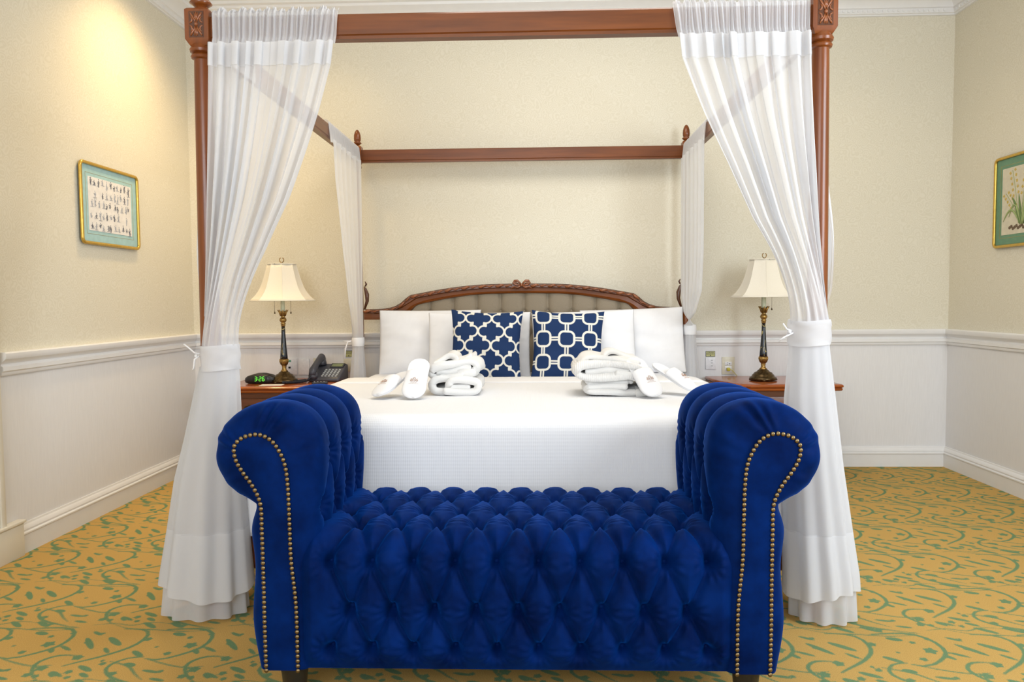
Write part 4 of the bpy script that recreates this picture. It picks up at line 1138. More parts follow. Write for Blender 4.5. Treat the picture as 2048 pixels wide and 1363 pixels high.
    def sskirt(s, z):
        xa, xb = float(interp(z, lz, la)), float(interp(z, lz, lb)); xm = (xa+xb)/2 + 0.008*sx; hw = (xb-xa)/2*0.90
        k = np.clip((t0 - z)/t0, 0, 1); th = PI*1.95 + PI*1.1*s - PI*0.0
        th = 2*PI*s
        rr = 1 - (0.04+0.14*k)*(0.5-0.5*math.sin(2*PI*10*s + ph2[2]))
        y = cy + 0.008 + (0.040 + 0.060*k)*math.sin(th)*rr
        return (xm + hw*math.cos(th)*rr, y, z)
    V = build_rows(sskirt, np.linspace(0.010, t0 + 0.01, 60)[::-1], 200)
    cloth('side_skirt', V, c)
    return c
front_curtain(-1, 'sheer white curtain tied back on the left front bed post', -0.54,
    [(2.0, -0.535), (1.814, -0.560), (1.654, -0.604), (1.387, -0.687), (1.226, -0.753), (1.064, -0.832), (0.917, -0.907)],
    -0.966, (0.834, 0.917), 0.060,
    [(0.90, -1.020, -0.908), (0.80, -1.046, -0.905), (0.60, -1.094, -0.902), (0.468, -1.130, -0.900), (0.12, -1.190, -0.878), (0.0, -1.205, -0.870)], 0.300, 0.095, 3)
front_curtain(1, 'sheer white curtain tied back on the right front bed post', 0.53,
    [(2.0, 0.527), (1.810, 0.547), (1.638, 0.611), (1.481, 0.675), (1.306, 0.739), (1.195, 0.803), (1.067, 0.868), (0.986, 0.909)],
    0.974, (0.905, 0.986), 0.064,
    [(0.96, 0.908, 1.040), (0.90, 0.911, 1.038), (0.729, 0.898, 1.060), (0.517, 0.896, 1.086), (0.155, 0.900, 1.140), (0.0, 0.900, 1.150)], 0.300, 0.100, 8)

def rear_curtain(sx, label, gt, tie, seed, wlow):
    rg = np.random.RandomState(seed); ph = rg.rand(8)*6.28; t0, t1 = tie
    c = thing('bed_curtain', label, 'curtain', (sx*1.0, 4.50, 0), 'sheer white curtains tied back at the bed posts')
    gz = [g[0] for g in gt]; gv = [g[1] for g in gt]
    yt = 4.515; ya, yb = (3.89 if sx < 0 else 3.97), 4.555; xi = sx*0.972
    cxt = -0.998 if sx < 0 else 1.010; a_t, b_t = 0.034, 0.040
    def up(s, z):
        g = float(interp(z, gz, gv)); y0 = ya + (yb-ya)*s
        th = PI*1.02 + PI*0.96*s; tx_, ty = cxt + a_t*math.cos(th), yt + b_t*math.sin(th)
        am = 0.013*math.sin(2*PI*6*s + ph[0] + math.sin(5*s))*(0.45 + 0.55*g)
        y = ty + (y0-ty)*g; x = xi - sx*(0.006 + am) 
        w_ = (1-g)**2.0
        return (x*(1-w_) + tx_*w_, y, z)
    cloth('sheer_panel', build_rows(up, np.linspace(t1-0.008, 1.90, 70)[::-1], 150), c)
    V = np.zeros((40, 200, 3))
    for i, q in enumerate(np.linspace(0, 1, 40)):
        for j in range(200):
            s = j/199; y = ya + (yb-ya)*s; r_ = 0.004*math.sin(2*PI*14*s + ph[2]); xa, xb = sx*(1.0-0.022), sx*(1.0+0.022)
            if q < 0.42: t = q/0.42; p = (xa - sx*(r_ + 0.010*(1-t)), y, 1.885 + 0.10*t)
            elif q < 0.58: t = (q-0.42)/0.16; p = (xa + (xb-xa)*t, y, 1.985 + 0.010*math.sin(PI*t) + abs(r_)*1.5)
            else: t = (q-0.58)/0.42; p = (xb + sx*r_, y, 1.985 - 0.03*t)
            V[i, j] = p
    cloth('rail_pocket', V, c, True)
    def low(s, z):
        k = np.clip((t0-z)/t0, 0, 1); th = 2*PI*s; rr = 1 - (0.05+0.15*k)*(0.5-0.5*math.sin(2*PI*9*s + ph[3]))
        return (cxt - (0.020*k if sx < 0 else -0.025*k) + (a_t + wlow*min(1, k*2.2))*math.cos(th)*rr, yt + (b_t + 0.03*k)*math.sin(th)*rr, z)
    cloth('sheer_skirt', build_rows(low, np.linspace(0.02, t0+0.01, 50)[::-1], 160), c)
    V = np.zeros((8, 60, 3))
    for i, z in enumerate(np.linspace(t0, t1, 8)):
        for j in range(60):
            th = 2*PI*j/59; V[i, j] = (cxt + (a_t*1.06 + 0.003*math.sin(PI*i/7))*math.cos(th), yt + (b_t*1.08 + 0.003*math.sin(PI*i/7))*math.sin(th), z)
    tieb = mesh('tieback', V.reshape(-1, 3), grid_faces(8, 60), M['linen'], c)
    if sx < 0:
        MB().tube([(cxt-a_t, yt-0.03, t1-0.02), (cxt-a_t-0.022, yt-0.035, t1-0.028), (cxt-a_t-0.038, yt-0.03, t1-0.070), (cxt-a_t-0.044, yt-0.03, t1-0.130)], [0.003, 0.004, 0.005, 0.006], 7)\
            .tube([(cxt-a_t, yt-0.03, t1-0.02), (cxt-a_t-0.030, yt-0.035, t1-0.022), (cxt-a_t-0.052, yt-0.03, t1-0.022)], 0.003, 6).build('tie_cord', M['linen'], tieb, True)
rear_curtain(-1, 'narrow sheer white curtain tied at the left rear bed post beside the headboard', [(2.0, 1), (1.70, .93), (1.32, .66), (1.05, .38), (0.93, .12), (0.86, 0), (0, 0)], (0.787, 0.840), 21, 0.030)
rear_curtain(1, 'narrow sheer white curtain tied at the right rear bed post beside the headboard', [(2.0, 1), (1.3, 1.0), (1.1, .92), (0.98, .62), (0.93, .28), (0.900, 0), (0, 0)], (0.845, 0.905), 22, 0.030)

# ================================================================ NIGHTSTANDS
def nightstand(sx, label):
    # local coordinates with x pointing away from the bed, mirrored by sx
    n = thing('nightstand', label, 'nightstand', (sx*1.46, 4.45, 0))
    xi, xo = 1.145, 1.80
    if sx < 0: xi, xo = 1.035, 1.74
    zt = 0.575
    def P(pts): 
        q = [(sx*x, y) for x, y in pts]
        return q if sx > 0 else q[::-1]
    def topo(e):
        return P([(xi-e, 4.695), (xi-e, 4.600-e*0.5), (xi+0.02, 4.44-e), (xi+0.085, 4.262-e), (xi+0.10, 4.235-e), (xi+0.125, 4.235-e), (xi+0.145, 4.215-e), (xo-0.06, 4.215-e), (xo+e*0.6, 4.215-e), (xo+e, 4.24-e*0.5), (xo+e, 4.695)])
    m = MB(); lv = [(-0.016, zt-0.040), (-0.004, zt-0.036), (0.0, zt-0.030), (0.0, zt-0.024), (-0.006, zt-0.021), (0.004, zt-0.016), (0.006, zt-0.009), (0.0, zt-0.002), (-0.008, zt)]
    V = []; k = 11
    for e, z in lv: V += [(x, y, z) for x, y in topo(e)]
    Fc = [[j*k+i, j*k+(i+1) % k, (j+1)*k+(i+1) % k, (j+1)*k+i] for j in range(len(lv)-1) for i in range(k)] + [list(range(k))[::-1], [(len(lv)-1)*k+i for i in range(k)]]
    m.add(V, Fc); m.build('top', M['wood_top'], n, angle=40)
    bo = P([(xi+0.03, 4.690), (xi+0.03, 4.59), (xi+0.115, 4.285), (xi+0.15, 4.26), (xo-0.03, 4.26), (xo-0.03, 4.690)])
    MB().prism(bo, 2, 0.10, zt-0.040).build('carcase', M['wood_x'], n)
    x0, x1 = sorted((sx*(xi+0.155), sx*(xo-0.045)))
    for z0, z1 in ((0.355, 0.500), (0.205, 0.340)):
        d = MB().box((x0, 4.246, z0), (x1, 4.262, z1), 0.004).build('drawer', M['wood_x'], n)
        for f in (0.25, 0.75):
            cx_ = x0 + (x1-x0)*f; cz = (z0+z1)/2 + 0.022; h = MB()
            h.sphere((cx_-0.030, 4.240, cz), 0.007, 10, 6); h.sphere((cx_+0.030, 4.240, cz), 0.007, 10, 6)
            h.tube([(cx_-0.030, 4.236, cz), (cx_-0.034, 4.230, cz-0.012), (cx_-0.018, 4.226, cz-0.022), (cx_, 4.226, cz-0.018), (cx_+0.018, 4.226, cz-0.022), (cx_+0.034, 4.230, cz-0.012), (cx_+0.030, 4.236, cz)], 0.0032, 7)
            h.tube([(cx_-0.030, 4.243, cz+0.002), (cx_-0.012, 4.243, cz+0.012), (cx_+0.012, 4.243, cz+0.012), (cx_+0.030, 4.243, cz+0.002)], 0.004, 6)
            h.build('handle', M['brass_dark'], d, True)
    for x in (xi+0.055, xo-0.06):
        for y in (4.31, 4.66):
            yy = y + (0.19 if (x < xi+0.1 and y < 4.5) else 0)
            MB().lathe([(0.016, 0.0), (0.022, 0.02), (0.020, 0.05), (0.028, 0.10)], (sx*x, yy), 16).build('leg', M['wood_z'], n)
    return n
nightstand(-1, 'reddish wooden nightstand left of the bed, under the phone and clock')
nightstand(1, 'reddish wooden nightstand right of the bed, partly behind the curtain')

# ================================================================ LAMPS
def lamp(label, loc, turn):
    r = thing('table_lamp', label, 'lamp', (0, 0, 0), 'pair of matching bedside table lamps', local=True)
    b = MB(); b.lathe([(0.074, 0.004), (0.078, 0.012), (0.076, 0.020), (0.066, 0.024), (0.062, 0.034), (0.055, 0.040), (0.050, 0.048), (0.036, 0.054), (0.030, 0.062), (0.020, 0.068)], seg=40)
    for k in range(4):
        a = PI/4 + k*PI/2; b.sphere((0.068*math.cos(a), 0.068*math.sin(a), 0.007), 0.013, 10, 6, (1, 1, 0.55))
    b.build('base', M['brass_dark'], r, True)
    s = MB(); s.lathe([(0.020, 0.066), (0.022, 0.070), (0.015, 0.076), (0.012, 0.088), (0.014, 0.096), (0.013, 0.100), (0.019, 0.108), (0.0245, 0.120), (0.026, 0.132), (0.023, 0.142)], seg=40)
    for k in range(14):
        a = 2*PI*k/14; s.tube([(0.018*math.cos(a), 0.018*math.sin(a), 0.108), (0.0255*math.cos(a), 0.0255*math.sin(a), 0.128), (0.0235*math.cos(a), 0.0235*math.sin(a), 0.141)], 0.0026, 5)
    s.build('lower_urn', M['brass'], r, True)
    MB().lathe([(0.0225, 0.141), (0.0215, 0.16), (0.018, 0.20), (0.0145, 0.25), (0.0115, 0.30), (0.0108, 0.340)], seg=32).build('column', M['lacquer'], r, True, label='black lacquered column with gold leaf sprays')
    u = MB(); u.lathe([(0.011, 0.336), (0.013, 0.342), (0.013, 0.350), (0.016, 0.354), (0.011, 0.360), (0.018, 0.366), (0.021, 0.375), (0.018, 0.384), (0.011, 0.392), (0.012, 0.402), (0.017, 0.418), (0.022, 0.428), (0.016, 0.428), (0.010, 0.415)], seg=32)
    for k in range(8):
        a = 2*PI*k/8; u.tube([(0.013*math.cos(a), 0.013*math.sin(a), 0.398), (0.019*math.cos(a), 0.019*math.sin(a), 0.420), (0.031*math.cos(a), 0.031*math.sin(a), 0.436)], [0.004, 0.0055, 0.002], 6)
    u.build('candle_cup', M['brass'], r, True)
    MB().lathe([(0.0125, 0.418), (0.0125, 0.512), (0.010, 0.514)], seg=24).build('candle_sleeve', M['sleeve'], r)
    # bell shade in eight panels
    sh = [(0.186, 0.490), (0.168, 0.504), (0.152, 0.521), (0.135, 0.545), (0.121, 0.572), (0.107, 0.610), (0.096, 0.650), (0.087, 0.682), (0.080, 0.708)]
    V = []
    for rr, z in sh:
        for k in range(8):
            for q in range(6):
                a0 = 2*PI*k/8; a1 = 2*PI*(k+1)/8; t = q/6
                x = math.cos(a0)*(1-t) + math.cos(a1)*t; y = math.sin(a0)*(1-t) + math.sin(a1)*t
                f = 1.0 - 0.035*math.sin(PI*t)*(1 if z > 0.495 else 0.2); V.append((x*rr*f*1.02, y*rr*f*1.02, z))
    Fc = [[i*48+k, i*48+(k+1) % 48, (i+1)*48+(k+1) % 48, (i+1)*48+k] for i in range(len(sh)-1) for k in range(48)]
    shd = mesh('lamp_shade', V, Fc, M['shade'], r, angle=20)
    md = shd.modifiers.new('thick', 'SOLIDIFY'); md.thickness = 0.002
    t = MB()
    for rr, z in ((0.188, 0.490), (0.081, 0.708)):
        t.tube([(rr*1.01*math.cos(2*PI*k/8), rr*1.01*math.sin(2*PI*k/8), z) for k in range(8)], 0.0028, 6, closed=True)
    for k in range(8): t.tube([(rr*1.02*math.cos(2*PI*k/8), rr*1.02*math.sin(2*PI*k/8), z) for rr, z in sh], 0.0014, 5)
    t.build('shade_trim', M['shade'], shd, True)
    h = MB(); h.tube([(0, 0, 0.50), (0, 0, 0.715)], 0.003, 6)
    for k in range(3):
        a = 2*PI*k/3; h.tube([(0, 0, 0.700), (0.083*math.cos(a), 0.083*math.sin(a), 0.706)], 0.0015, 5)
    h.build('harp', M['brass_dark'], r)
    f = MB(); ca, sa = math.cos(-turn), math.sin(-turn)
    f.tube([(x*ca, x*sa, z) for x, z in ((-0.005, 0.744), (-0.011, 0.741), (-0.013, 0.733), (-0.011, 0.724), (-0.005, 0.718), (0, 0.716), (0.005, 0.718), (0.011, 0.724), (0.013, 0.733), (0.011, 0.741), (0.005, 0.744))], 0.0026, 7).tube([(0, 0, 0.706), (0, 0, 0.717)], 0.004, 8)
    f.build('finial', M['brass'], r, True)
    for s_ in (-1, 1):
        p = MB(); x = 0.046*s_
        p.tube([(x, -0.02, 0.50), (x, -0.02, 0.425)], 0.0009, 5).lathe([(0.001, 0.428), (0.004, 0.418), (0.005, 0.414), (0.001, 0.412)], (x, -0.02), 10)
        p.tube([(0, 0, 0.508), (x, -0.02, 0.506)], 0.003, 5)
        p.build('pull_chain', M['brass_dark'], r)
    r.location = loc; r.rotation_euler = (0, 0, turn)
    return r
lampL = lamp('cream-shaded bedside lamp on the left nightstand, between clock and phone', (-1.425, 4.42, 0.576), math.radians(22.5-4))
dup(lampL, (1.420, 4.42, 0.576), (0, 0, math.radians(22.5+12)), 'cream-shaded bedside lamp on the right nightstand, partly behind the curtain')

# ================================================================ THINGS ON THE LEFT NIGHTSTAND
ZN = 0.5755
ck = thing('alarm_clock', 'black oval digital alarm clock with green numbers on the left nightstand', 'clock', (0, 0, 0), local=True)
V = []; nr_ = 40
for lv, (s, z) in enumerate([(0.80, 0.0), (0.97, 0.008), (1.0, 0.024), (0.97, 0.040), (0.86, 0.052), (0.5, 0.060), (0.05, 0.062)]):
    for k in range(nr_):
        a = 2*PI*k/nr_; c_, s_ = math.cos(a), math.sin(a)
        V.append((0.098*s*math.copysign(abs(c_)**0.7, c_), 0.048*s*math.copysign(abs(s_)**0.9, s_), z*(1-0.25*abs(c_)**3)))
Fc = [[i*nr_+k, i*nr_+(k+1) % nr_, (i+1)*nr_+(k+1) % nr_, (i+1)*nr_+k] for i in range(6) for k in range(nr_)] + [list(range(nr_))[::-1], [6*nr_+k for k in range(nr_)]]
body = mesh('case', V, Fc, M['black_plastic'], ck, angle=50)
MB().box((-0.040, -0.0505, 0.014), (0.046, -0.044, 0.046), 0.004).build('display_window', M['black'], ck)
SEG = {'3': 'abgcd', '2': 'abged', '6': 'afgecd'}
def digit(m, ch, x, z, h, y):
    w_ = h*0.5; sl = 0.10*h; t = h*0.055
    def pt(i, j): return (x + i*w_ + j*sl, z + j*h)
    segs = dict(a=((0, 1), (1, 1)), b=((1, 1), (1, .5)), c=((1, .5), (1, 0)), d=((0, 0), (1, 0)), e=((0, .5), (0, 0)), f=((0, 1), (0, .5)), g=((0, .5), (1, .5)))
    for s in SEG[ch]:
        (i0, j0), (i1, j1) = segs[s]; a, b = pt(i0, j0), pt(i1, j1)
        a2 = (a[0] + (b[0]-a[0])*.12, a[1] + (b[1]-a[1])*.12); b2 = (b[0] - (b[0]-a[0])*.12, b[1] - (b[1]-a[1])*.12)
        m.tube([(a2[0], y, a2[1]), (b2[0], y, b2[1])], t, 5)
dg = MB(); yd = -0.0515
digit(dg, '3', -0.026, 0.018, 0.024, yd)
dg.sphere((-0.0060, yd, 0.025), 0.0017, 6, 4); dg.sphere((-0.0055, yd, 0.035), 0.0017, 6, 4)
digit(dg, '2', 0.0005, 0.018, 0.024, yd); digit(dg, '6', 0.0195, 0.018, 0.024, yd)
dg.build('digits', M['led'], ck, label='glowing green numerals 3:26')
place(ck, (-1.557, 4.40, ZN), 0, math.radians(3))

ph_ = thing('desk_phone', 'dark grey push-button desk telephone with grey display on the left nightstand', 'telephone', (0, 0, 0), local=True)
def wedge(m, x0, x1, y0, y1, z00, z01, z10, z11, bev=0):
    m.add([(x0, y0, z00), (x1, y0, z00), (x1, y1, z10), (x0, y1, z10), (x0, y0, z01), (x1, y0, z01), (x1, y1, z11), (x0, y1, z11)],
          [[3, 2, 1, 0], [4, 5, 6, 7], [0, 1, 5, 4], [1, 2, 6, 5], [2, 3, 7, 6], [3, 0, 4, 7]])
m = MB(); wedge(m, -0.100, 0.100, -0.085, 0.085, 0.0, 0.024, 0.0, 0.100)
bs = m.build('base', M['phone'], ph_); md = bs.modifiers.new('bev', 'BEVEL'); md.width = 0.012; md.segments = 3
zs_ = lambda y: 0.024 + (y+0.085)/0.17*0.076
m = MB(); wedge(m, 0.000, 0.085, 0.030, 0.072, zs_(0.03)-0.002, zs_(0.03)+0.006, zs_(0.072)-0.002, zs_(0.072)+0.006); m.build('display_bezel', M['phone_dark'], ph_)
m = MB(); wedge(m, 0.008, 0.077, 0.036, 0.066, zs_(0.036), zs_(0.036)+0.007, zs_(0.066), zs_(0.066)+0.007); m.build('display', M['lcd'], ph_)
kp = MB()
for i in range(5):
    for j in range(5):
        y = -0.064 + i*0.0175; x = -0.012 + j*0.0215
        kp.box((x-0.006, y-0.004, zs_(y)-0.002), (x+0.006, y+0.004, zs_(y)+0.005), 0.001)
kp.build('keypad', M['key'], ph_, label='pale grey keys')
hs = MB()
hs.tube([(-0.062, -0.098, 0.040), (-0.064, -0.080, 0.068), (-0.065, -0.030, 0.098), (-0.065, 0.020, 0.122), (-0.064, 0.060, 0.136), (-0.062, 0.082, 0.122)], [0.020, 0.024, 0.019, 0.020, 0.026, 0.018], 14)
hs.lathe([(0.028, 0.020), (0.030, 0.035), (0.024, 0.060)], (-0.063, -0.074), 20); hs.lathe([(0.028, 0.090), (0.030, 0.105), (0.024, 0.128)], (-0.063, 0.058), 20)
hs.build('handset', M['phone'], ph_, True)
cp = []
base = smoothcurve(np.array([(-0.066, -0.096, 0.030), (-0.080, -0.138, 0.014), (-0.110, -0.180, 0.010), (-0.150, -0.205, 0.010), (-0.185, -0.210, 0.010), (-0.200, -0.198, 0.010), (-0.175, -0.175, 0.010), (-0.138, -0.140, 0.010), (-0.106, -0.082, 0.012)]), 420)[0]
for i, p in enumerate(base):
    a = i*0.9; cp.append((p[0] + 0.0, p[1] + 0.0065*math.cos(a), p[2] + 0.0065*math.sin(a)))
MB().tube(cp, 0.0022, 5).build('coiled_cord', M['phone_dark'], ph_, True)
place(ph_, (-1.190, 4.525, ZN), 0, math.radians(-6))
rc = MB().box((-0.045, -0.018, 0), (0.045, 0.018, 0.014), 0.005)
rc_o = rc.build('remote_control', M['black_plastic']); place(rc_o, (-1.185, 4.33, ZN), 0, math.radians(24)); tag(rc_o, 'small black remote control lying in front of the telephone', 'remote control')
kb = MB()
for i in range(4):
    for j in (-1, 0, 1): kb.box((-0.03+i*0.018-0.004, j*0.009-0.003, 0.0135), (-0.03+i*0.018+0.004, j*0.009+0.003, 0.0155))
k_ = kb.build('buttons', M['grey_line']); k_.parent = rc_o
nc = MB().box((-0.065, -0.035, 0), (0.065, 0.035, 0.0015)).build('notepad', M['paper']); place(nc, (-1.455, 4.285, ZN), 0, math.radians(4)); tag(nc, 'thin white paper card lying in front of the left lamp', 'card')

# ================================================================ WALL PLATES
def plate(name, label, cat, x0, x1, z0, z1, m_, th=0.008, group=None):
    o = thing(name, label, cat, ((x0+x1)/2, YW, z0), group)
    MB().box((x0, YW-th, z0), (x1, YW, z1), 0.002).build('cover', m_, o); return o
yq = YW - 0.009
p1 = plate('wall_outlet', 'ivory wall socket above the right nightstand with a yellow plug in it', 'socket', 1.252, 1.330, 0.583, 0.693, M['plate_ivory'])
MB().box((1.270, YW-0.011, 0.597), (1.312, YW-0.007, 0.636), 0.001).build('socket_face', M['plate'], p1)
sf = MB().box((1.270, YW-0.011, 0.640), (1.312, YW-0.007, 0.662), 0.001).build('socket_face', M['plate'], p1)
MB().box((1.281, YW-0.0125, 0.655), (1.289, YW-0.0105, 0.6575)).box((1.281, YW-0.0125, 0.6435), (1.289, YW-0.0105, 0.646)).box((1.296, YW-0.0125, 0.648), (1.301, YW-0.0105, 0.653)).build('slots', M['black'], sf)
pl = thing('power_plug', 'yellow plug with thin cord in the socket above the right nightstand', 'plug', (1.29, YW-0.03, 0.615))
MB().box((1.278, YW-0.034, 0.606), (1.298, YW-0.011, 0.628), 0.005).build('plug_body', M['yellow'], pl)
MB().tube([(1.296, YW-0.026, 0.617), (1.308, YW-0.028, 0.613), (1.322, YW-0.030, 0.598), (1.333, YW-0.030, 0.585), (1.340, YW-0.028, 0.577)], 0.0018, 6).build('cord', M['yellow'], pl)
p2 = plate('blind_switch', 'square white touch switch with three faint buttons right of the bed', 'switch', 1.150, 1.214, 0.616, 0.692, M['plate'], 0.010)
for z in (0.673, 0.656, 0.638): MB().lathe([(0.005, 0), (0.005, 0.0012)], (0, 0), 12).box((0, 0, 0), (0.0001, 0.0001, 0.0001)) if False else MB().box((1.182, YW-0.0112, z-0.0025), (1.194, YW-0.0098, z+0.0025), 0.0006).build('button', M['ink_light'], p2)
def text(name, body, size, loc, m_, parent, ext=0.0004):
    cu = bpy.data.curves.new(name, 'FONT'); cu.body = body; cu.size = size; cu.align_x = 'CENTER'; cu.align_y = 'CENTER'; cu.extrude = ext
    o = bpy.data.objects.new(name, cu); scn.collection.objects.link(o); o.parent = parent
    o.rotation_euler = (PI/2, 0, 0); o.location = Vector(loc) - ORG[parent]; cu.materials.append(m_)
    bpy.context.view_layer.update(); me = bpy.data.meshes.new_from_object(o.evaluated_get(bpy.context.evaluated_depsgraph_get()))
    n = bpy.data.objects.new(name, me); scn.collection.objects.link(n); n.parent = parent; n.rotation_euler = o.rotation_euler; n.location = o.location
    bpy.data.objects.remove(o); return n
def sign(label, x0, x1, z0, z1, grp=None):
    s = plate('small_sign', label, 'sign', x0, x1, z0, z1, M['phone_dark'], 0.004)
    MB().box((x0+0.0025, YW-0.0048, z0+0.0025), (x1-0.0025, YW-0.003, z1-0.0025)).build('yellow_face', M['lcd_yellow'], s)
    xc = (x0+x1)/2
    text('lettering', 'CORTINA', 0.0092, (xc, YW-0.0050, z1-0.0090), M['black'], s); text('lettering', 'BLACK OUT', 0.0090, (xc, YW-0.0050, z1-0.0185), M['black'], s)
    MB().sphere((xc, YW-0.005, z0+0.0085), 0.0032, 8, 6, (1, 0.3, 1.2)).build('drop_mark', M['black'], s, True)
sign('small yellow curtain-control sign above the white switch right of the bed', 1.151, 1.210, 0.695, 0.731)
sign('small dark-edged sign on the wall between the telephone and the left rear curtain', -1.132, -1.085, 0.705, 0.747)
p3 = plate('wall_outlet', 'white wall socket with green sticker just behind the left lamp', 'socket', -1.500, -1.443, 0.592, 0.698, M['plate'])
MB().box((-1.500, YW-0.0095, 0.676), (-1.480, YW-0.007, 0.688)).build('green_sticker', M['green'], p3, label='small green sticker')
MB().box((-1.497, YW-0.012, 0.634), (-1.483, YW-0.007, 0.646), 0.002).build('plug_pins', M['black'], p3)
p4 = plate('wall_plate', 'blank white wall plate between the left lamp and the telephone', 'wall plate', -1.432, -1.364, 0.592, 0.694, M['plate'])
p5 = plate('wall_outlet', 'ivory wall socket directly behind the telephone display', 'socket', -1.336, -1.262, 0.594, 0.700, M['plate_ivory'])
MB().box((-1.318, YW-0.010, 0.655), (-1.306, YW-0.007, 0.660)).box((-1.318, YW-0.010, 0.643), (-1.306, YW-0.007, 0.648)).build('slots', M['black'], p5)
p6 = plate('light_switch', 'ivory wall switch between the telephone and the left rear curtain', 'switch', -1.142, -1.090, 0.612, 0.695, M['plate_ivory'])
MB().box((-1.138, YW-0.0095, 0.620), (-1.118, YW-0.007, 0.623)).build('slot', M['grey_line'], p6)

# ================================================================ PICTURES
def picture(label, xw, nx, y0, y1, z0, z1, mount, paper, bw):
    """hung on a side wall; nx = +1 when the wall faces +x"""
    p = thing('framed_print', label, 'picture', (xw, (y0+y1)/2, (z0+z1)/2))
    X = lambda d: xw + nx*d
    r = 0.022; pts = []
    for cy_, cz_, a0 in ((y1-r, z1-r, 0), (y0+r, z1-r, PI/2), (y0+r, z0+r, PI), (y1-r, z0+r, 3*PI/2)):
        for k in range(7):
            a = a0 + k*PI/12; pts.append((X(0.016), cy_ + r*math.cos(a), cz_ + r*math.sin(a)))
    MB().tube(pts, 0.0085, 10, closed=True).build('frame', M['gold'], p, True)
    a, b = sorted((X(0.003), X(0.012)))
    mt = MB().box((a, y0+0.006, z0+0.006), (b, y1-0.006, z1-0.006)).build('mount', mount, p)
    a, b = sorted((X(0.012), X(0.0135)))
    pp = MB().box((a, y0+bw, z0+bw), (b, y1-bw, z1-bw)).build('print', paper, p)
    a, b = sorted((X(0.012), X(0.0127)))
    gl = MB()
    for e in (bw*0.72,):
        for (ya, yb_, za, zb_) in ((y0+e, y1-e, z0+e, z0+e+0.001), (y0+e, y1-e, z1-e-0.001, z1-e), (y0+e, y0+e+0.001, z0+e, z1-e), (y1-e-0.001, y1-e, z0+e, z1-e)):
            gl.box((a, ya, za), (b, yb_, zb_))
    gl.build('mount_line', M['gold'], mt)
    MB().tube([(X(0.006), (y0+y1)/2-0.01, z1), (X(0.006), (y0+y1)/2, z1+0.008), (X(0.006), (y0+y1)/2+0.01, z1)], 0.0015, 5).build('hanging_ring', M['gold'], p)
    return p, pp
# left: sheet of little engraved figures
pL, ppL = picture('gold-framed engraving of many small figures with pale blue mount on the left wall', XL, 1, 3.545, 4.055, 1.355, 1.742, M['mat_blue'], M['paper'], 0.062)
rg = random.Random(12); dk, lt = MB(), MB(); x = XL + 0.0142
for row in range(5):
    zc_ = 1.655 - row*0.053
    n_ = 11
    for i in range(n_):
        if row in (1, 3) and rg.random() < 0.15: continue
        yc_ = 3.632 + i*0.0335 + rg.uniform(-0.008, 0.008); zz = zc_ + rg.uniform(-0.008, 0.008); h = rg.uniform(0.020, 0.044)
        tgt = dk if rg.random() < 0.55 else lt
        tgt.tube([(x, yc_, zz-h/2), (x, yc_ + rg.uniform(-.004, .004), zz), (x, yc_ + rg.uniform(-.003, .003), zz+h/2-0.005)], [0.0022, 0.0030, 0.0014], 5)
        tgt.sphere((x, yc_, zz+h/2), 0.0022, 6, 4)
        for q in range(4):
            a = rg.uniform(-1, 1); tgt.tube([(x, yc_, zz + rg.uniform(-h/3, h/4)), (x, yc_ + rg.choice((-1, 1))*rg.uniform(.006, .013), zz + rg.uniform(-h/2, h/2))], 0.0010, 4)
        if rg.random() < 0.5: lt.tube([(x, yc_-0.014, zz-h/2-0.001), (x, yc_+0.014, zz-h/2-0.001)], 0.0012, 4)
for q_ in (dk.build('engraved_figures', M['ink'], ppL), lt.build('engraved_detail', M['ink_light'], ppL)): q_['kind'] = 'stuff'
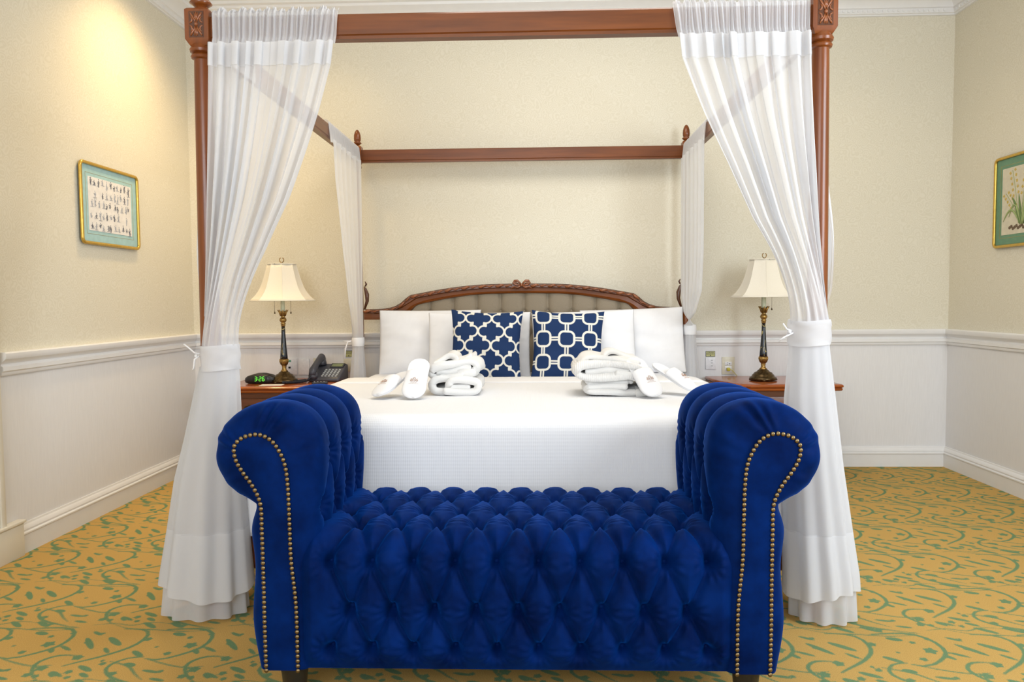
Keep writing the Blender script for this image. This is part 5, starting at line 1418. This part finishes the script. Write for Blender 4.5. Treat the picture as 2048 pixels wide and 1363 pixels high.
# right: botanical plate with a yellow-flowered plant
pR, ppR = picture('gold-framed print of a yellow-flowered plant with green mount on the right wall', XR, -1, 3.845, 4.250, 1.330, 1.806, M['mat_green'], M['paper_cream'], 0.060)
x = XR - 0.0142; lv_, l2, pt_, er = MB(), MB(), MB(), MB()
def S(u, v): return (x, 4.190 - u*0.285, 1.390 + v*0.356)   # u from the far edge towards the camera
for bx, tx_, tz, bend in ((0.55, 0.05, 0.20, 0.28), (0.58, 0.22, 0.26, 0.34), (0.55, 0.30, 0.55, 0.1), (0.60, 0.50, 0.58, 0.0), (0.62, 0.80, 0.55, 0.0), (0.65, 1.0, 0.30, 0.25), (0.6, 0.7, 0.62, 0.0)):
    pts = [S(bx + (tx_-bx)*t, 0.13 + (tz-0.13)*t + bend*math.sin(PI*t)*0.7) for t in np.linspace(0, 1, 9)]
    (lv_ if rg.random() < 0.6 else l2).tube(pts, [0.002, 0.0045, 0.006, 0.0065, 0.0065, 0.006, 0.005, 0.0035, 0.001], 6)
for sx_, top in ((0.50, (0.30, 0.95)), (0.56, (0.75, 0.98)), (0.52, (0.12, 0.62))):
    st = [S(sx_ + (top[0]-sx_)*t**1.4, 0.15 + (top[1]-0.15)*t) for t in np.linspace(0, 1, 9)]; l2.tube(st, 0.0012, 5)
    for t in (0.55, 0.66, 0.77, 0.88, 0.98):
        for s_ in (-1, 1):
            c = S(sx_ + (top[0]-sx_)*t**1.4 + s_*0.07, 0.15 + (top[1]-0.15)*t + 0.02*s_)
            for q in range(4):
                a = q*PI/2 + t*5; pt_.sphere((c[0], c[1] + 0.005*math.cos(a), c[2] + 0.005*math.sin(a)), 0.0042, 6, 4, (0.15, 1, 1))
for k in range(14): er.sphere(S(0.25 + 0.05*k, 0.10 + 0.02*math.sin(k*2.1)), 0.011, 8, 5, (0.08, 1, 0.8))
lv_.build('printed_leaves', M['leaf'], ppR, True); l2.build('printed_stems', M['leaf2'], ppR, True); pt_.build('printed_flowers', M['petal'], ppR, True); er.build('printed_ground', M['earth'], ppR, True)
for o in (ppL, ppR):
    for ch in o.children: 
        pass
